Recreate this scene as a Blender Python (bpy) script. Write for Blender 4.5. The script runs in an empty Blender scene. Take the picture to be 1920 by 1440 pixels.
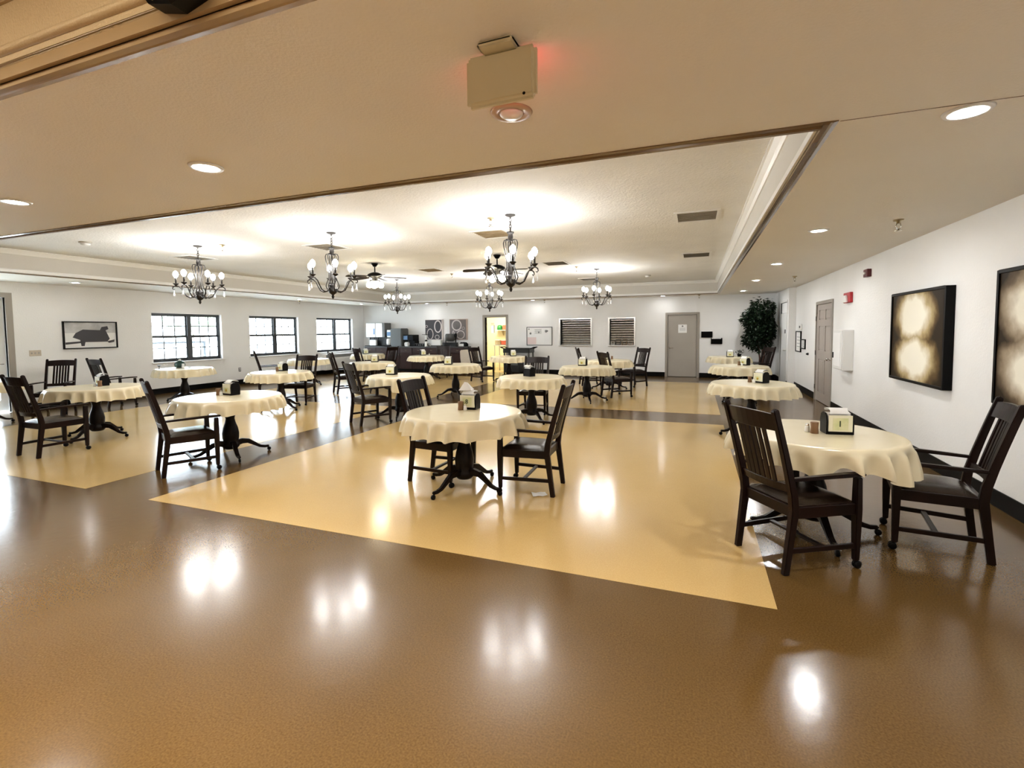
import bpy, bmesh, math, random
from mathutils import Vector, Matrix
random.seed(7)
R = math.radians
PI = math.pi
scene = bpy.context.scene
COL = scene.collection

# ------------------------------------------------------------------ camera
CAM_H = 1.60
yaw, pitch, roll = 3.63197446e-01, -5.53661930e-02, -8.64337177e-03
cy_, sy_, cp_, sp_ = math.cos(yaw), math.sin(yaw), math.cos(pitch), math.sin(pitch)
fwd = Vector((-sy_ * cp_, cy_ * cp_, sp_))
rgt = Vector((cy_, sy_, 0))
upv = rgt.cross(fwd)
r2 = rgt * math.cos(roll) + upv * math.sin(roll)
u2 = upv * math.cos(roll) - rgt * math.sin(roll)
cam_data = bpy.data.cameras.new('camera')
cam = bpy.data.objects.new('camera', cam_data)
COL.objects.link(cam)
cam.matrix_world = Matrix(((r2.x, u2.x, -fwd.x, 0), (r2.y, u2.y, -fwd.y, 0), (r2.z, u2.z, -fwd.z, CAM_H), (0, 0, 0, 1)))
cam_data.sensor_width = 36.0
cam_data.sensor_fit = 'HORIZONTAL'
cam_data.lens = 904.593 / 1920 * 36.0
cam_data.shift_y = (669.647 - 720) / 1920
cam_data.clip_start = 0.05
scene.camera = cam

# ------------------------------------------------------------------ world, light levels, exposure
LV = dict(sky=4.6, bulb=46.0, can=140.0, can_back=28.0, fan=10.0, foyer=116.0, strip=10.0, kitchen=11.0)
scene.view_settings.view_transform = 'Standard'
scene.view_settings.look = 'None'
scene.view_settings.gamma = 1.0
scene.view_settings.use_curve_mapping = False
scene.view_settings.exposure = 1.95
world = bpy.data.worlds.new('overcast_sky')
scene.world = world
world.use_nodes = True
bg = world.node_tree.nodes['Background']
bg.inputs[0].default_value = (0.76, 0.89, 1.0, 1)
bg.inputs[1].default_value = LV['sky']

# ------------------------------------------------------------------ room numbers (metres)
XR, XL, YB, YF = 2.516, -13.2, 17.0, -5.2
ZC, ZU = 2.685, 3.09
TX0, TX1, TY0, TY1 = -11.2, 0.62, 3.10, 16.10        # raised tray over the dining room
NX0, NX1, NY0, NY1 = -5.2, 1.2, -3.6, 1.235          # raised tray over the foyer end

# ------------------------------------------------------------------ materials
MATS = {}
def mat(name, col, rough=0.5, metal=0.0, col2=None, scale=8.0, bump=0.0, bscale=60.0, emit=None, estr=0.0, spec=0.5, coat=0.0,
        trans=0.0, ior=1.5, detail=4.0, rvar=0.0, stretch=None, ramp=(0.35, 0.65)):
    m = bpy.data.materials.new(name)
    m.use_nodes = True
    nt = m.node_tree
    b = nt.nodes['Principled BSDF']
    b.inputs['Base Color'].default_value = (*col, 1)
    b.inputs['Roughness'].default_value = rough
    b.inputs['Metallic'].default_value = metal
    b.inputs['Specular IOR Level'].default_value = spec
    b.inputs['Coat Weight'].default_value = coat
    b.inputs['Coat Roughness'].default_value = 0.08
    b.inputs['Transmission Weight'].default_value = trans
    b.inputs['IOR'].default_value = ior
    if emit:
        b.inputs['Emission Color'].default_value = (*emit, 1)
        b.inputs['Emission Strength'].default_value = estr
    tc = None
    def coords():
        nonlocal tc
        if tc is None:
            t = nt.nodes.new('ShaderNodeTexCoord')
            mp = nt.nodes.new('ShaderNodeMapping')
            if stretch: mp.inputs['Scale'].default_value = stretch
            nt.links.new(t.outputs['Object'], mp.inputs['Vector'])
            tc = mp.outputs['Vector']
        return tc
    if col2 is not None:
        n = nt.nodes.new('ShaderNodeTexNoise')
        n.inputs['Scale'].default_value = scale
        n.inputs['Detail'].default_value = detail
        nt.links.new(coords(), n.inputs['Vector'])
        cr = nt.nodes.new('ShaderNodeValToRGB')
        cr.color_ramp.elements[0].position = ramp[0]
        cr.color_ramp.elements[1].position = ramp[1]
        cr.color_ramp.elements[0].color = (*col, 1)
        cr.color_ramp.elements[1].color = (*col2, 1)
        nt.links.new(n.outputs['Fac'], cr.inputs['Fac'])
        nt.links.new(cr.outputs['Color'], b.inputs['Base Color'])
        if rvar:
            mr = nt.nodes.new('ShaderNodeMapRange')
            mr.inputs['To Min'].default_value = max(0.02, rough - rvar)
            mr.inputs['To Max'].default_value = rough + rvar
            nt.links.new(n.outputs['Fac'], mr.inputs['Value'])
            nt.links.new(mr.outputs['Result'], b.inputs['Roughness'])
    if bump:
        n2 = nt.nodes.new('ShaderNodeTexNoise')
        n2.inputs['Scale'].default_value = bscale
        n2.inputs['Detail'].default_value = 3
        nt.links.new(coords(), n2.inputs['Vector'])
        bp = nt.nodes.new('ShaderNodeBump')
        bp.inputs['Strength'].default_value = bump
        bp.inputs['Distance'].default_value = 0.01
        nt.links.new(n2.outputs['Fac'], bp.inputs['Height'])
        nt.links.new(bp.outputs['Normal'], b.inputs['Normal'])
    MATS[name] = m
    return m

def floor_mat(name, a, b2, rough):
    """polished flecked sheet floor: fine flecks, broad mottling, a very shallow waviness"""
    m = mat(name, a, rough)
    nt = m.node_tree
    b = nt.nodes['Principled BSDF']
    t = nt.nodes.new('ShaderNodeTexCoord')
    n1 = nt.nodes.new('ShaderNodeTexNoise'); n1.inputs['Scale'].default_value = 120; n1.inputs['Detail'].default_value = 4
    n2 = nt.nodes.new('ShaderNodeTexNoise'); n2.inputs['Scale'].default_value = 1.3; n2.inputs['Detail'].default_value = 5
    for n in (n1, n2): nt.links.new(t.outputs['Object'], n.inputs['Vector'])
    mx = nt.nodes.new('ShaderNodeMath'); mx.operation = 'MULTIPLY_ADD'
    nt.links.new(n1.outputs['Fac'], mx.inputs[0]); mx.inputs[1].default_value = 0.75
    m2 = nt.nodes.new('ShaderNodeMath'); m2.operation = 'MULTIPLY'
    nt.links.new(n2.outputs['Fac'], m2.inputs[0]); m2.inputs[1].default_value = 0.25
    nt.links.new(m2.outputs[0], mx.inputs[2])
    cr = nt.nodes.new('ShaderNodeValToRGB')
    cr.color_ramp.elements[0].position = 0.33; cr.color_ramp.elements[0].color = (*a, 1)
    cr.color_ramp.elements[1].position = 0.67; cr.color_ramp.elements[1].color = (*b2, 1)
    nt.links.new(mx.outputs[0], cr.inputs['Fac'])
    nt.links.new(cr.outputs['Color'], b.inputs['Base Color'])
    mr = nt.nodes.new('ShaderNodeMapRange')
    mr.inputs['To Min'].default_value = rough * 0.75; mr.inputs['To Max'].default_value = rough * 1.35
    nt.links.new(n2.outputs['Fac'], mr.inputs['Value']); nt.links.new(mr.outputs['Result'], b.inputs['Roughness'])
    n3 = nt.nodes.new('ShaderNodeTexNoise'); n3.inputs['Scale'].default_value = 16.0; n3.inputs['Detail'].default_value = 2
    nt.links.new(t.outputs['Object'], n3.inputs['Vector'])
    bp = nt.nodes.new('ShaderNodeBump'); bp.inputs['Strength'].default_value = 0.026; bp.inputs['Distance'].default_value = 0.02
    nt.links.new(n3.outputs['Fac'], bp.inputs['Height']); nt.links.new(bp.outputs['Normal'], b.inputs['Normal'])
    return m

M_WALL = mat('wall_paint', (0.84, 0.84, 0.83), 0.6, col2=(0.87, 0.87, 0.86), scale=1.2, bump=0.25, bscale=45)
M_SOFFIT = mat('taupe_ceiling_paint', (0.81, 0.765, 0.68), 0.65, col2=(0.84, 0.795, 0.71), scale=0.8, bump=0.3, bscale=70)
M_TRAY = mat('textured_ceiling_paint', (0.81, 0.81, 0.79), 0.8, col2=(0.85, 0.85, 0.83), scale=2, bump=0.9, bscale=38)
M_FACE = mat('tray_face_paint', (0.62, 0.60, 0.55), 0.6, col2=(0.65, 0.63, 0.58), scale=1, bump=0.2, bscale=60)
M_NFACE = mat('foyer_face_paint', (0.50, 0.38, 0.235), 0.4, col2=(0.54, 0.42, 0.26), scale=1, bump=0.3, bscale=90)
M_CROWN = mat('white_crown_paint', (0.88, 0.88, 0.86), 0.35)
M_TRIM = mat('brown_trim_gloss', (0.15, 0.095, 0.045), 0.2, col2=(0.18, 0.115, 0.055), scale=3, coat=0.3)
M_TRIM2 = mat('brown_trim_lightened', (0.34, 0.235, 0.125), 0.2, col2=(0.38, 0.265, 0.145), scale=3, coat=0.3)  # same brown gloss, lightened to stand for light the foyer trim lacks
M_FILLSTRIP = mat('fill_strip_glow', (1, 1, 1), 0.4, emit=(1.0, 0.85, 0.6), estr=LV['strip'])
M_BASE = mat('black_rubber_base', (0.002, 0.002, 0.002), 0.45, spec=0.1)
M_FLOOR = floor_mat('brown_floor', (0.084, 0.045, 0.012), (0.145, 0.083, 0.026), 0.16)
M_TAN = floor_mat('tan_floor', (0.55, 0.375, 0.15), (0.63, 0.445, 0.19), 0.15)
M_WOOD = mat('espresso_wood', (0.0055, 0.0025, 0.002), 0.32, col2=(0.012, 0.0045, 0.0032), scale=6, stretch=(1, 1, 0.15), spec=0.2)
M_TWOOD = mat('dark_pedestal_wood', (0.005, 0.003, 0.0025), 0.35, col2=(0.009, 0.005, 0.004), scale=5, spec=0.15)
M_SEAT = mat('brown_vinyl', (0.016, 0.009, 0.006), 0.24, col2=(0.022, 0.013, 0.009), scale=3, bump=0.15, bscale=120)
M_CLOTH = mat('cream_cloth', (0.76, 0.68, 0.475), 0.25, col2=(0.79, 0.715, 0.51), scale=3, spec=0.6)
M_BLK = mat('black_plastic', (0.002, 0.002, 0.0025), 0.4, spec=0.12)
M_CARD = mat('cream_card', (0.80, 0.78, 0.60), 0.5)
M_GRN = mat('pale_green_print', (0.62, 0.66, 0.33), 0.5, col2=(0.76, 0.74, 0.5), scale=14)
M_INK = mat('ink', (0.03, 0.05, 0.02), 0.6)
M_GOLD = mat('gold_print', (0.55, 0.36, 0.03), 0.5)
M_NAP = mat('white_napkin', (0.86, 0.86, 0.85), 0.7, bump=0.15, bscale=120)
M_PEP = mat('brown_paper_cup', (0.20, 0.105, 0.045), 0.5)
M_SALT = mat('white_ceramic', (0.85, 0.85, 0.83), 0.3)
M_IRON = mat('bronze_iron', (0.012, 0.010, 0.009), 0.38, metal=0.4, col2=(0.025, 0.02, 0.016), scale=12)
M_BULB = mat('lit_bulb', (1, 1, 1), 0.4, emit=(1.0, 0.985, 0.965), estr=LV['bulb'])
M_CAN = mat('lit_downlight', (1, 1, 1), 0.4, emit=(1.0, 0.995, 0.98), estr=LV['can'])
M_CAN2 = mat('dim_downlight', (1, 1, 1), 0.4, emit=(1.0, 0.995, 0.98), estr=LV['can_back'])
M_GLOBE = mat('lit_fan_globe', (1, 1, 1), 0.4, emit=(1.0, 0.86, 0.6), estr=LV['fan'])
M_FILL = mat('foyer_fill_glow', (1, 1, 1), 0.4, emit=(1.0, 0.90, 0.76), estr=LV['foyer'])
M_KIT = mat('lit_kitchen_panel', (1, 1, 1), 0.4, emit=(1.0, 0.92, 0.7), estr=LV['kitchen'])
M_CRYS = mat('crystal', (0.95, 0.95, 0.95), 0.05, trans=0.6)
M_WHT = mat('white_enamel', (0.80, 0.80, 0.78), 0.35)
M_OFFW = mat('ivory_plastic', (0.66, 0.60, 0.42), 0.35)
M_CHROME = mat('chrome', (0.75, 0.74, 0.72), 0.18, metal=1.0)
M_STEEL = mat('brushed_steel', (0.60, 0.60, 0.59), 0.3, metal=0.9, col2=(0.70, 0.70, 0.69), scale=20, stretch=(1, 1, 12))
M_SLAT = mat('rolled_steel', (0.46, 0.455, 0.44), 0.18, metal=1.0, col2=(0.60, 0.59, 0.57), scale=7, stretch=(1.5, 1, 6))
M_DOOR = mat('taupe_door_paint', (0.36, 0.33, 0.29), 0.35, col2=(0.38, 0.35, 0.305), scale=2)
M_DFRM = mat('taupe_frame_paint', (0.33, 0.30, 0.26), 0.35)
M_MAUVE = mat('mauve_door_paint', (0.40, 0.355, 0.32), 0.33, col2=(0.425, 0.375, 0.335), scale=2)
M_WFR = mat('bronze_window_frame', (0.045, 0.05, 0.055), 0.4)
M_GLASS = mat('window_glass', (1, 1, 1), 0.0, trans=1.0, ior=1.01, spec=0.3)
M_CAB = mat('cherry_cabinet', (0.018, 0.006, 0.004), 0.4, col2=(0.030, 0.010, 0.006), scale=4, stretch=(1, 1, 0.2), spec=0.25)
M_TOP = mat('dark_laminate', (0.02, 0.018, 0.017), 0.28, col2=(0.04, 0.036, 0.032), scale=60)
M_GREY = mat('grey_plastic', (0.085, 0.09, 0.088), 0.4)
M_DGREY = mat('charcoal_plastic', (0.012, 0.013, 0.013), 0.4, spec=0.3)
M_BLUE = mat('blue_print', (0.10, 0.22, 0.42), 0.4)
M_RED = mat('red_plastic', (0.45, 0.012, 0.02), 0.35)
M_REDGLOW = mat('red_exit_light', (0.6, 0.02, 0.02), 0.4, emit=(1.0, 0.06, 0.08), estr=1.3)
M_LINEN = mat('linen_bag', (0.60, 0.52, 0.42), 0.8, bump=0.4, bscale=25)
M_YWALL = mat('yellow_kitchen_paint', (0.86, 0.80, 0.52), 0.6)
M_GREEN = mat('green_plastic', (0.02, 0.22, 0.05), 0.35)
M_CORAL = mat('coral_plastic', (0.72, 0.14, 0.07), 0.4)
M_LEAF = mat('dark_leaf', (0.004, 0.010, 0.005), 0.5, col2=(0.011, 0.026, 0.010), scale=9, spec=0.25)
M_TRUNK = mat('red_brown_trunk', (0.06, 0.022, 0.014), 0.6, col2=(0.10, 0.04, 0.025), scale=10)
M_JAR = mat('dark_green_glaze', (0.018, 0.055, 0.05), 0.3)
M_PAPER = mat('white_paper', (0.85, 0.85, 0.84), 0.7)
M_PRINTG = mat('grey_print', (0.25, 0.25, 0.25), 0.7)
M_PINK = mat('pink_paper', (0.78, 0.64, 0.62), 0.7)
M_PDARK = mat('charcoal_print', (0.045, 0.043, 0.05), 0.55)
M_PDARK2 = mat('umber_print', (0.13, 0.115, 0.115), 0.55, col2=(0.2, 0.175, 0.17), scale=3)
M_RING = mat('silver_print', (0.62, 0.57, 0.55), 0.5)
M_PFRAME = mat('pale_picture_edge', (0.48, 0.36, 0.30), 0.5)
M_BROWNV = mat('stained_vent', (0.42, 0.31, 0.16), 0.5, col2=(0.62, 0.52, 0.36), scale=6)
M_VENT = mat('grey_vent', (0.55, 0.53, 0.48), 0.45, col2=(0.35, 0.32, 0.27), scale=5)
M_VBACK = mat('vent_duct_dark', (0.32, 0.28, 0.21), 0.7, col2=(0.5, 0.45, 0.36), scale=4)
M_BRASS = mat('aged_brass', (0.40, 0.33, 0.20), 0.3, metal=0.9)
M_PINKBEIGE = mat('beige_fixture', (0.50, 0.36, 0.24), 0.4)
M_CONC = mat('pale_concrete', (0.68, 0.68, 0.66), 0.8, col2=(0.74, 0.74, 0.72), scale=1)
M_LAWN = mat('lawn_green', (0.30, 0.42, 0.22), 0.9, col2=(0.38, 0.5, 0.28), scale=2)
M_FOL = mat('pale_foliage', (0.42, 0.52, 0.36), 0.9, col2=(0.55, 0.64, 0.48), scale=5)
M_BARK = mat('grey_bark', (0.2, 0.17, 0.14), 0.9)

def art_mat(name, seed, warm):
    """sepia painting: two pale glows above and below a dark waterline, clouded by noise (flat paint on canvas)"""
    m = bpy.data.materials.new(name); m.use_nodes = True
    nt = m.node_tree; b = nt.nodes['Principled BSDF']; b.inputs['Roughness'].default_value = 0.5
    t = nt.nodes.new('ShaderNodeTexCoord')
    ns = nt.nodes.new('ShaderNodeTexNoise'); ns.inputs['Scale'].default_value = 5.0; ns.inputs['Detail'].default_value = 7
    mo = nt.nodes.new('ShaderNodeMapping'); mo.inputs['Location'].default_value = (seed, seed, 0)
    nt.links.new(t.outputs['Object'], mo.inputs['Vector']); nt.links.new(mo.outputs['Vector'], ns.inputs['Vector'])
    acc = None
    for (py, pz, sy, sz) in ((0.06, 0.25, 0.66, 0.40), (0.04, -0.27, 0.68, 0.36)):
        mp = nt.nodes.new('ShaderNodeMapping'); mp.vector_type = 'POINT'
        mp.inputs['Location'].default_value = (0, -py / sy, -pz / sz)
        mp.inputs['Scale'].default_value = (0.0001, 1 / sy, 1 / sz)
        ad = nt.nodes.new('ShaderNodeVectorMath'); ad.operation = 'MULTIPLY_ADD'
        ad.inputs[1].default_value = (0.22, 0.22, 0.22)
        nt.links.new(ns.outputs['Color'], ad.inputs[0]); nt.links.new(t.outputs['Object'], ad.inputs[2])
        sb = nt.nodes.new('ShaderNodeVectorMath'); sb.operation = 'SUBTRACT'; sb.inputs[1].default_value = (0.11, 0.11, 0.11)
        nt.links.new(ad.outputs[0], sb.inputs[0]); nt.links.new(sb.outputs[0], mp.inputs['Vector'])
        g = nt.nodes.new('ShaderNodeTexGradient'); g.gradient_type = 'SPHERICAL'
        nt.links.new(mp.outputs['Vector'], g.inputs['Vector'])
        if acc is None: acc = g.outputs['Fac']
        else:
            mm = nt.nodes.new('ShaderNodeMath'); mm.operation = 'MAXIMUM'
            nt.links.new(acc, mm.inputs[0]); nt.links.new(g.outputs['Fac'], mm.inputs[1]); acc = mm.outputs[0]
    cr = nt.nodes.new('ShaderNodeValToRGB')
    e = cr.color_ramp.elements
    b.inputs['Specular IOR Level'].default_value = 0.12
    e[0].position = 0.0; e[0].color = (0.022, 0.013, 0.005, 1)
    e[1].position = 0.52; e[1].color = (0.93, 0.89, 0.76, 1)
    k = e.new(0.14); k.color = (0.13, 0.082, 0.03, 1) if warm else (0.14, 0.10, 0.06, 1)
    k = e.new(0.30); k.color = (0.48, 0.37, 0.19, 1) if warm else (0.42, 0.34, 0.24, 1)
    nt.links.new(acc, cr.inputs['Fac']); nt.links.new(cr.outputs['Color'], b.inputs['Base Color'])
    return m
M_ART1 = art_mat('sepia_canvas', 3.1, True)
M_ART2 = art_mat('grey_sepia_canvas', 8.7, False)

# ------------------------------------------------------------------ mesh helpers
class MB:
    def __init__(s): s.v = []; s.f = []; s.sm = []
    def _add(s, vs, fs, smooth=False):
        o = len(s.v); s.v += [tuple(p) for p in vs]
        for f in fs: s.f.append([i + o for i in f]); s.sm.append(smooth)
        return s
    def box(s, x0, x1, y0, y1, z0, z1):
        vs = [(x0, y0, z0), (x1, y0, z0), (x1, y1, z0), (x0, y1, z0), (x0, y0, z1), (x1, y0, z1), (x1, y1, z1), (x0, y1, z1)]
        return s._add(vs, [(3, 2, 1, 0), (4, 5, 6, 7), (0, 1, 5, 4), (1, 2, 6, 5), (2, 3, 7, 6), (3, 0, 4, 7)])
    def cbox(s, c, d, rz=0.0):
        a, b = math.cos(rz), math.sin(rz); vs = []
        for z in (-1, 1):
            for x, y in ((-1, -1), (1, -1), (1, 1), (-1, 1)):
                px, py = x * d[0] / 2, y * d[1] / 2
                vs.append((c[0] + a * px - b * py, c[1] + b * px + a * py, c[2] + z * d[2] / 2))
        return s._add(vs, [(3, 2, 1, 0), (4, 5, 6, 7), (0, 1, 5, 4), (1, 2, 6, 5), (2, 3, 7, 6), (3, 0, 4, 7)])
    def prism(s, poly, axis, a0, a1):
        """extrude a 2D polygon along axis ('x','y','z')"""
        def p3(p, a):
            return {'x': (a, p[0], p[1]), 'y': (p[0], a, p[1]), 'z': (p[0], p[1], a)}[axis]
        n = len(poly)
        vs = [p3(p, a0) for p in poly] + [p3(p, a1) for p in poly]
        fs = [tuple(range(n))[::-1], tuple(range(n, 2 * n))] + [(i, (i + 1) % n, n + (i + 1) % n, n + i) for i in range(n)]
        return s._add(vs, fs)
    def tube(s, path, r, n=8, cap=True, smooth=True):
        pts = [Vector(p) for p in path]; k = len(pts)
        rs = r if isinstance(r, (list, tuple)) else [r] * k
        vs = []; ref = None
        for i, p in enumerate(pts):
            d = (pts[min(i + 1, k - 1)] - pts[max(i - 1, 0)]).normalized()
            if ref is None: ref = Vector((0, 0, 1)) if abs(d.z) < 0.9 else Vector((1, 0, 0))
            a = d.cross(ref); a = a.normalized() if a.length > 1e-6 else Vector((1, 0, 0))
            b = a.cross(d).normalized(); ref = b
            for j in range(n):
                t = 2 * PI * j / n
                vs.append(p + (a * math.cos(t) + b * math.sin(t)) * rs[i])
        fs = [(i * n + j, i * n + (j + 1) % n, (i + 1) * n + (j + 1) % n, (i + 1) * n + j) for i in range(k - 1) for j in range(n)]
        s._add(vs, fs, smooth)
        if cap:
            o = len(s.v) - k * n
            s.f.append([o + j for j in range(n)][::-1]); s.sm.append(False)
            s.f.append([o + (k - 1) * n + j for j in range(n)]); s.sm.append(False)
        return s
    def sweep(s, path, w, h, side):
        """rectangular bar along path; side = fixed sideways direction, w along it, h across"""
        pts = [Vector(p) for p in path]; k = len(pts); sd = Vector(side).normalized()
        ws = w if isinstance(w, (list, tuple)) else [w] * k
        hs = h if isinstance(h, (list, tuple)) else [h] * k
        vs = []
        for i, p in enumerate(pts):
            d = (pts[min(i + 1, k - 1)] - pts[max(i - 1, 0)]).normalized()
            nrm = d.cross(sd).normalized()
            for a, b in ((-1, -1), (1, -1), (1, 1), (-1, 1)):
                vs.append(p + sd * (a * ws[i] / 2) + nrm * (b * hs[i] / 2))
        fs = [(i * 4 + j, i * 4 + (j + 1) % 4, (i + 1) * 4 + (j + 1) % 4, (i + 1) * 4 + j) for i in range(k - 1) for j in range(4)]
        fs += [(3, 2, 1, 0), tuple((k - 1) * 4 + j for j in range(4))]
        return s._add(vs, fs)
    def lathe(s, prof, n=20, c=(0, 0, 0), smooth=True, axis='z'):
        vs = []
        for (r, z) in prof:
            for j in range(n):
                t = 2 * PI * j / n; x, y = r * math.cos(t), r * math.sin(t)
                q = (x, y, z) if axis == 'z' else ((z, x, y) if axis == 'x' else (x, z, y))
                vs.append((c[0] + q[0], c[1] + q[1], c[2] + q[2]))
        k = len(prof)
        fs = [(i * n + j, i * n + (j + 1) % n, (i + 1) * n + (j + 1) % n, (i + 1) * n + j) for i in range(k - 1) for j in range(n)]
        s._add(vs, fs, smooth)
        o = len(s.v) - k * n
        if prof[0][0] > 1e-5: s.f.append([o + j for j in range(n)][::-1]); s.sm.append(False)
        if prof[-1][0] > 1e-5: s.f.append([o + (k - 1) * n + j for j in range(n)]); s.sm.append(False)
        return s
    def ball(s, c, r, n=10, m=6, sz=1.0):
        return s.lathe([(max(1e-6, r * math.sin(PI * i / m)), -r * sz * math.cos(PI * i / m)) for i in range(m + 1)], n, c)
    def build(s, name, m, parent=None, bevel=0.0, seg=1, loc=None, rz=0.0):
        me = bpy.data.meshes.new(name)
        me.from_pydata(s.v, [], s.f); me.update()
        bm = bmesh.new(); bm.from_mesh(me)
        for f, k in zip(bm.faces, s.sm): f.smooth = k
        bmesh.ops.remove_doubles(bm, verts=bm.verts, dist=1e-6)
        bmesh.ops.recalc_face_normals(bm, faces=bm.faces)
        if bevel:
            es = [e for e in bm.edges if len(e.link_faces) == 2 and e.calc_face_angle(0) > 0.6]
            bmesh.ops.bevel(bm, geom=es, offset=bevel, segments=seg, affect='EDGES', clamp_overlap=True)
        bm.to_mesh(me); bm.free()
        me.materials.append(m)
        o = bpy.data.objects.new(name, me); COL.objects.link(o)
        if parent is not None: o.parent = parent
        if loc is not None: o.location = loc
        if rz: o.rotation_euler.z = rz
        return o

def tag(o, label=None, cat=None, group=None, kind=None):
    if label: o['label'] = label
    if cat: o['category'] = cat
    if group: o['group'] = group
    if kind: o['kind'] = kind
    return o
def empty(name, loc=(0, 0, 0), rz=0.0):
    o = bpy.data.objects.new(name, None); COL.objects.link(o)
    o.location = loc; o.rotation_euler.z = rz; o.empty_display_size = 0.1
    return o
def thing(name, loc, label, cat, group=None, rz=0.0):
    return tag(empty(name, loc, rz), label, cat, group)
def copy_tree(o, parent=None):
    c = o.copy(); COL.objects.link(c)
    if parent is not None: c.parent = parent
    for ch in list(o.children): copy_tree(ch, c)
    return c
def struct(o, label=None):
    o['kind'] = 'structure'
    if label: o['label'] = label
    return o

# ------------------------------------------------------------------ room shell
def wall_cells(a0, a1, z0, z1, holes):
    """rectangles of a wall face that are left once holes (a0,a1,z0,z1) are cut out"""
    xs = sorted({a0, a1, *[h[0] for h in holes], *[h[1] for h in holes]})
    zs = sorted({z0, z1, *[h[2] for h in holes], *[h[3] for h in holes]})
    out = []
    for i in range(len(xs) - 1):
        for j in range(len(zs) - 1):
            cx, cz = (xs[i] + xs[i + 1]) / 2, (zs[j] + zs[j + 1]) / 2
            if not any(h[0] < cx < h[1] and h[2] < cz < h[3] for h in holes):
                out.append((xs[i], xs[i + 1], zs[j], zs[j + 1]))
    return out

WIN = [(8.42, 10.40), (11.36, 13.38), (14.26, 16.28)]
WZ0, WZ1 = 0.84, 2.135
GD = (3.55, 5.58, 0.0, 2.36)                      # glazed door opening in the window wall
mb = MB()
for a in wall_cells(YF, YB + 0.2, 0, ZC, [(y0, y1, WZ0, WZ1) for y0, y1 in WIN] + [GD]):
    mb.box(XL - 0.2, XL, a[0], a[1], a[2], a[3])
struct(mb.build('wall_left', M_WALL))
# counter wall: kitchen doorway, two serving hatches, service door
KD = (-7.56, -6.70, 0.0, 2.10)
SH1 = (-4.57, -3.47, 1.06, 1.97)
SH2 = (-2.80, -1.97, 1.06, 1.97)
BD = (-0.87, 0.05, 0.0, 2.07)
mb = MB()
for a in wall_cells(XL - 0.2, 2.6, 0, ZC, [KD, SH1, SH2, BD]):
    mb.box(a[0], a[1], YB, YB + 0.2, a[2], a[3])
struct(mb.build('wall_back', M_WALL))
# paintings wall: a recess-free run, then a 16 cm jog forward and the last run with a pale door
RD = (11.12, 12.40, 0.0, 2.10)
JY, XJ = 14.85, 2.345
JD = (15.05, 16.15, 0.0, 2.32)
mb = MB()
for a in wall_cells(YF, JY, 0, ZC, [RD]):
    mb.box(XR, XR + 0.2, a[0], a[1], a[2], a[3])
for a in wall_cells(JY, YB + 0.2, 0, ZC, [JD]):
    mb.box(XJ, XR + 0.2, a[0], a[1], a[2], a[3])
struct(mb.build('wall_right', M_WALL))
struct(MB().box(XL - 0.2, XR + 0.2, YF - 0.2, YF, 0, ZU + 0.05).build('wall_front', M_WALL))

# floor: brown field with tan fields let in, each a thin sheet of its own
fl = struct(MB().box(XL, XR, YF, YB, -0.1, 0.0).build('floor', M_FLOOR))
for (x0, x1) in ((-4.913, 0.455), (-11.26, -5.89)):
    for (y0, y1) in ((3.022, 8.66), (9.66, 15.3)):
        MB().box(x0, x1, y0, y1, -0.002, 0.0012).build('tan_panel', M_TAN, fl)
struct(MB().box(-11.6, -5.3, YB, YB + 3.4, -0.1, 0.0).build('floor_kitchen', M_TAN))
struct(MB().box(-5.3, XR + 0.1, YB, YB + 0.2, -0.1, 0.0).box(XR, XR + 0.2, 10.5, YB, -0.1, 0.0).build('floor_threshold', M_FLOOR))

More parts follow.
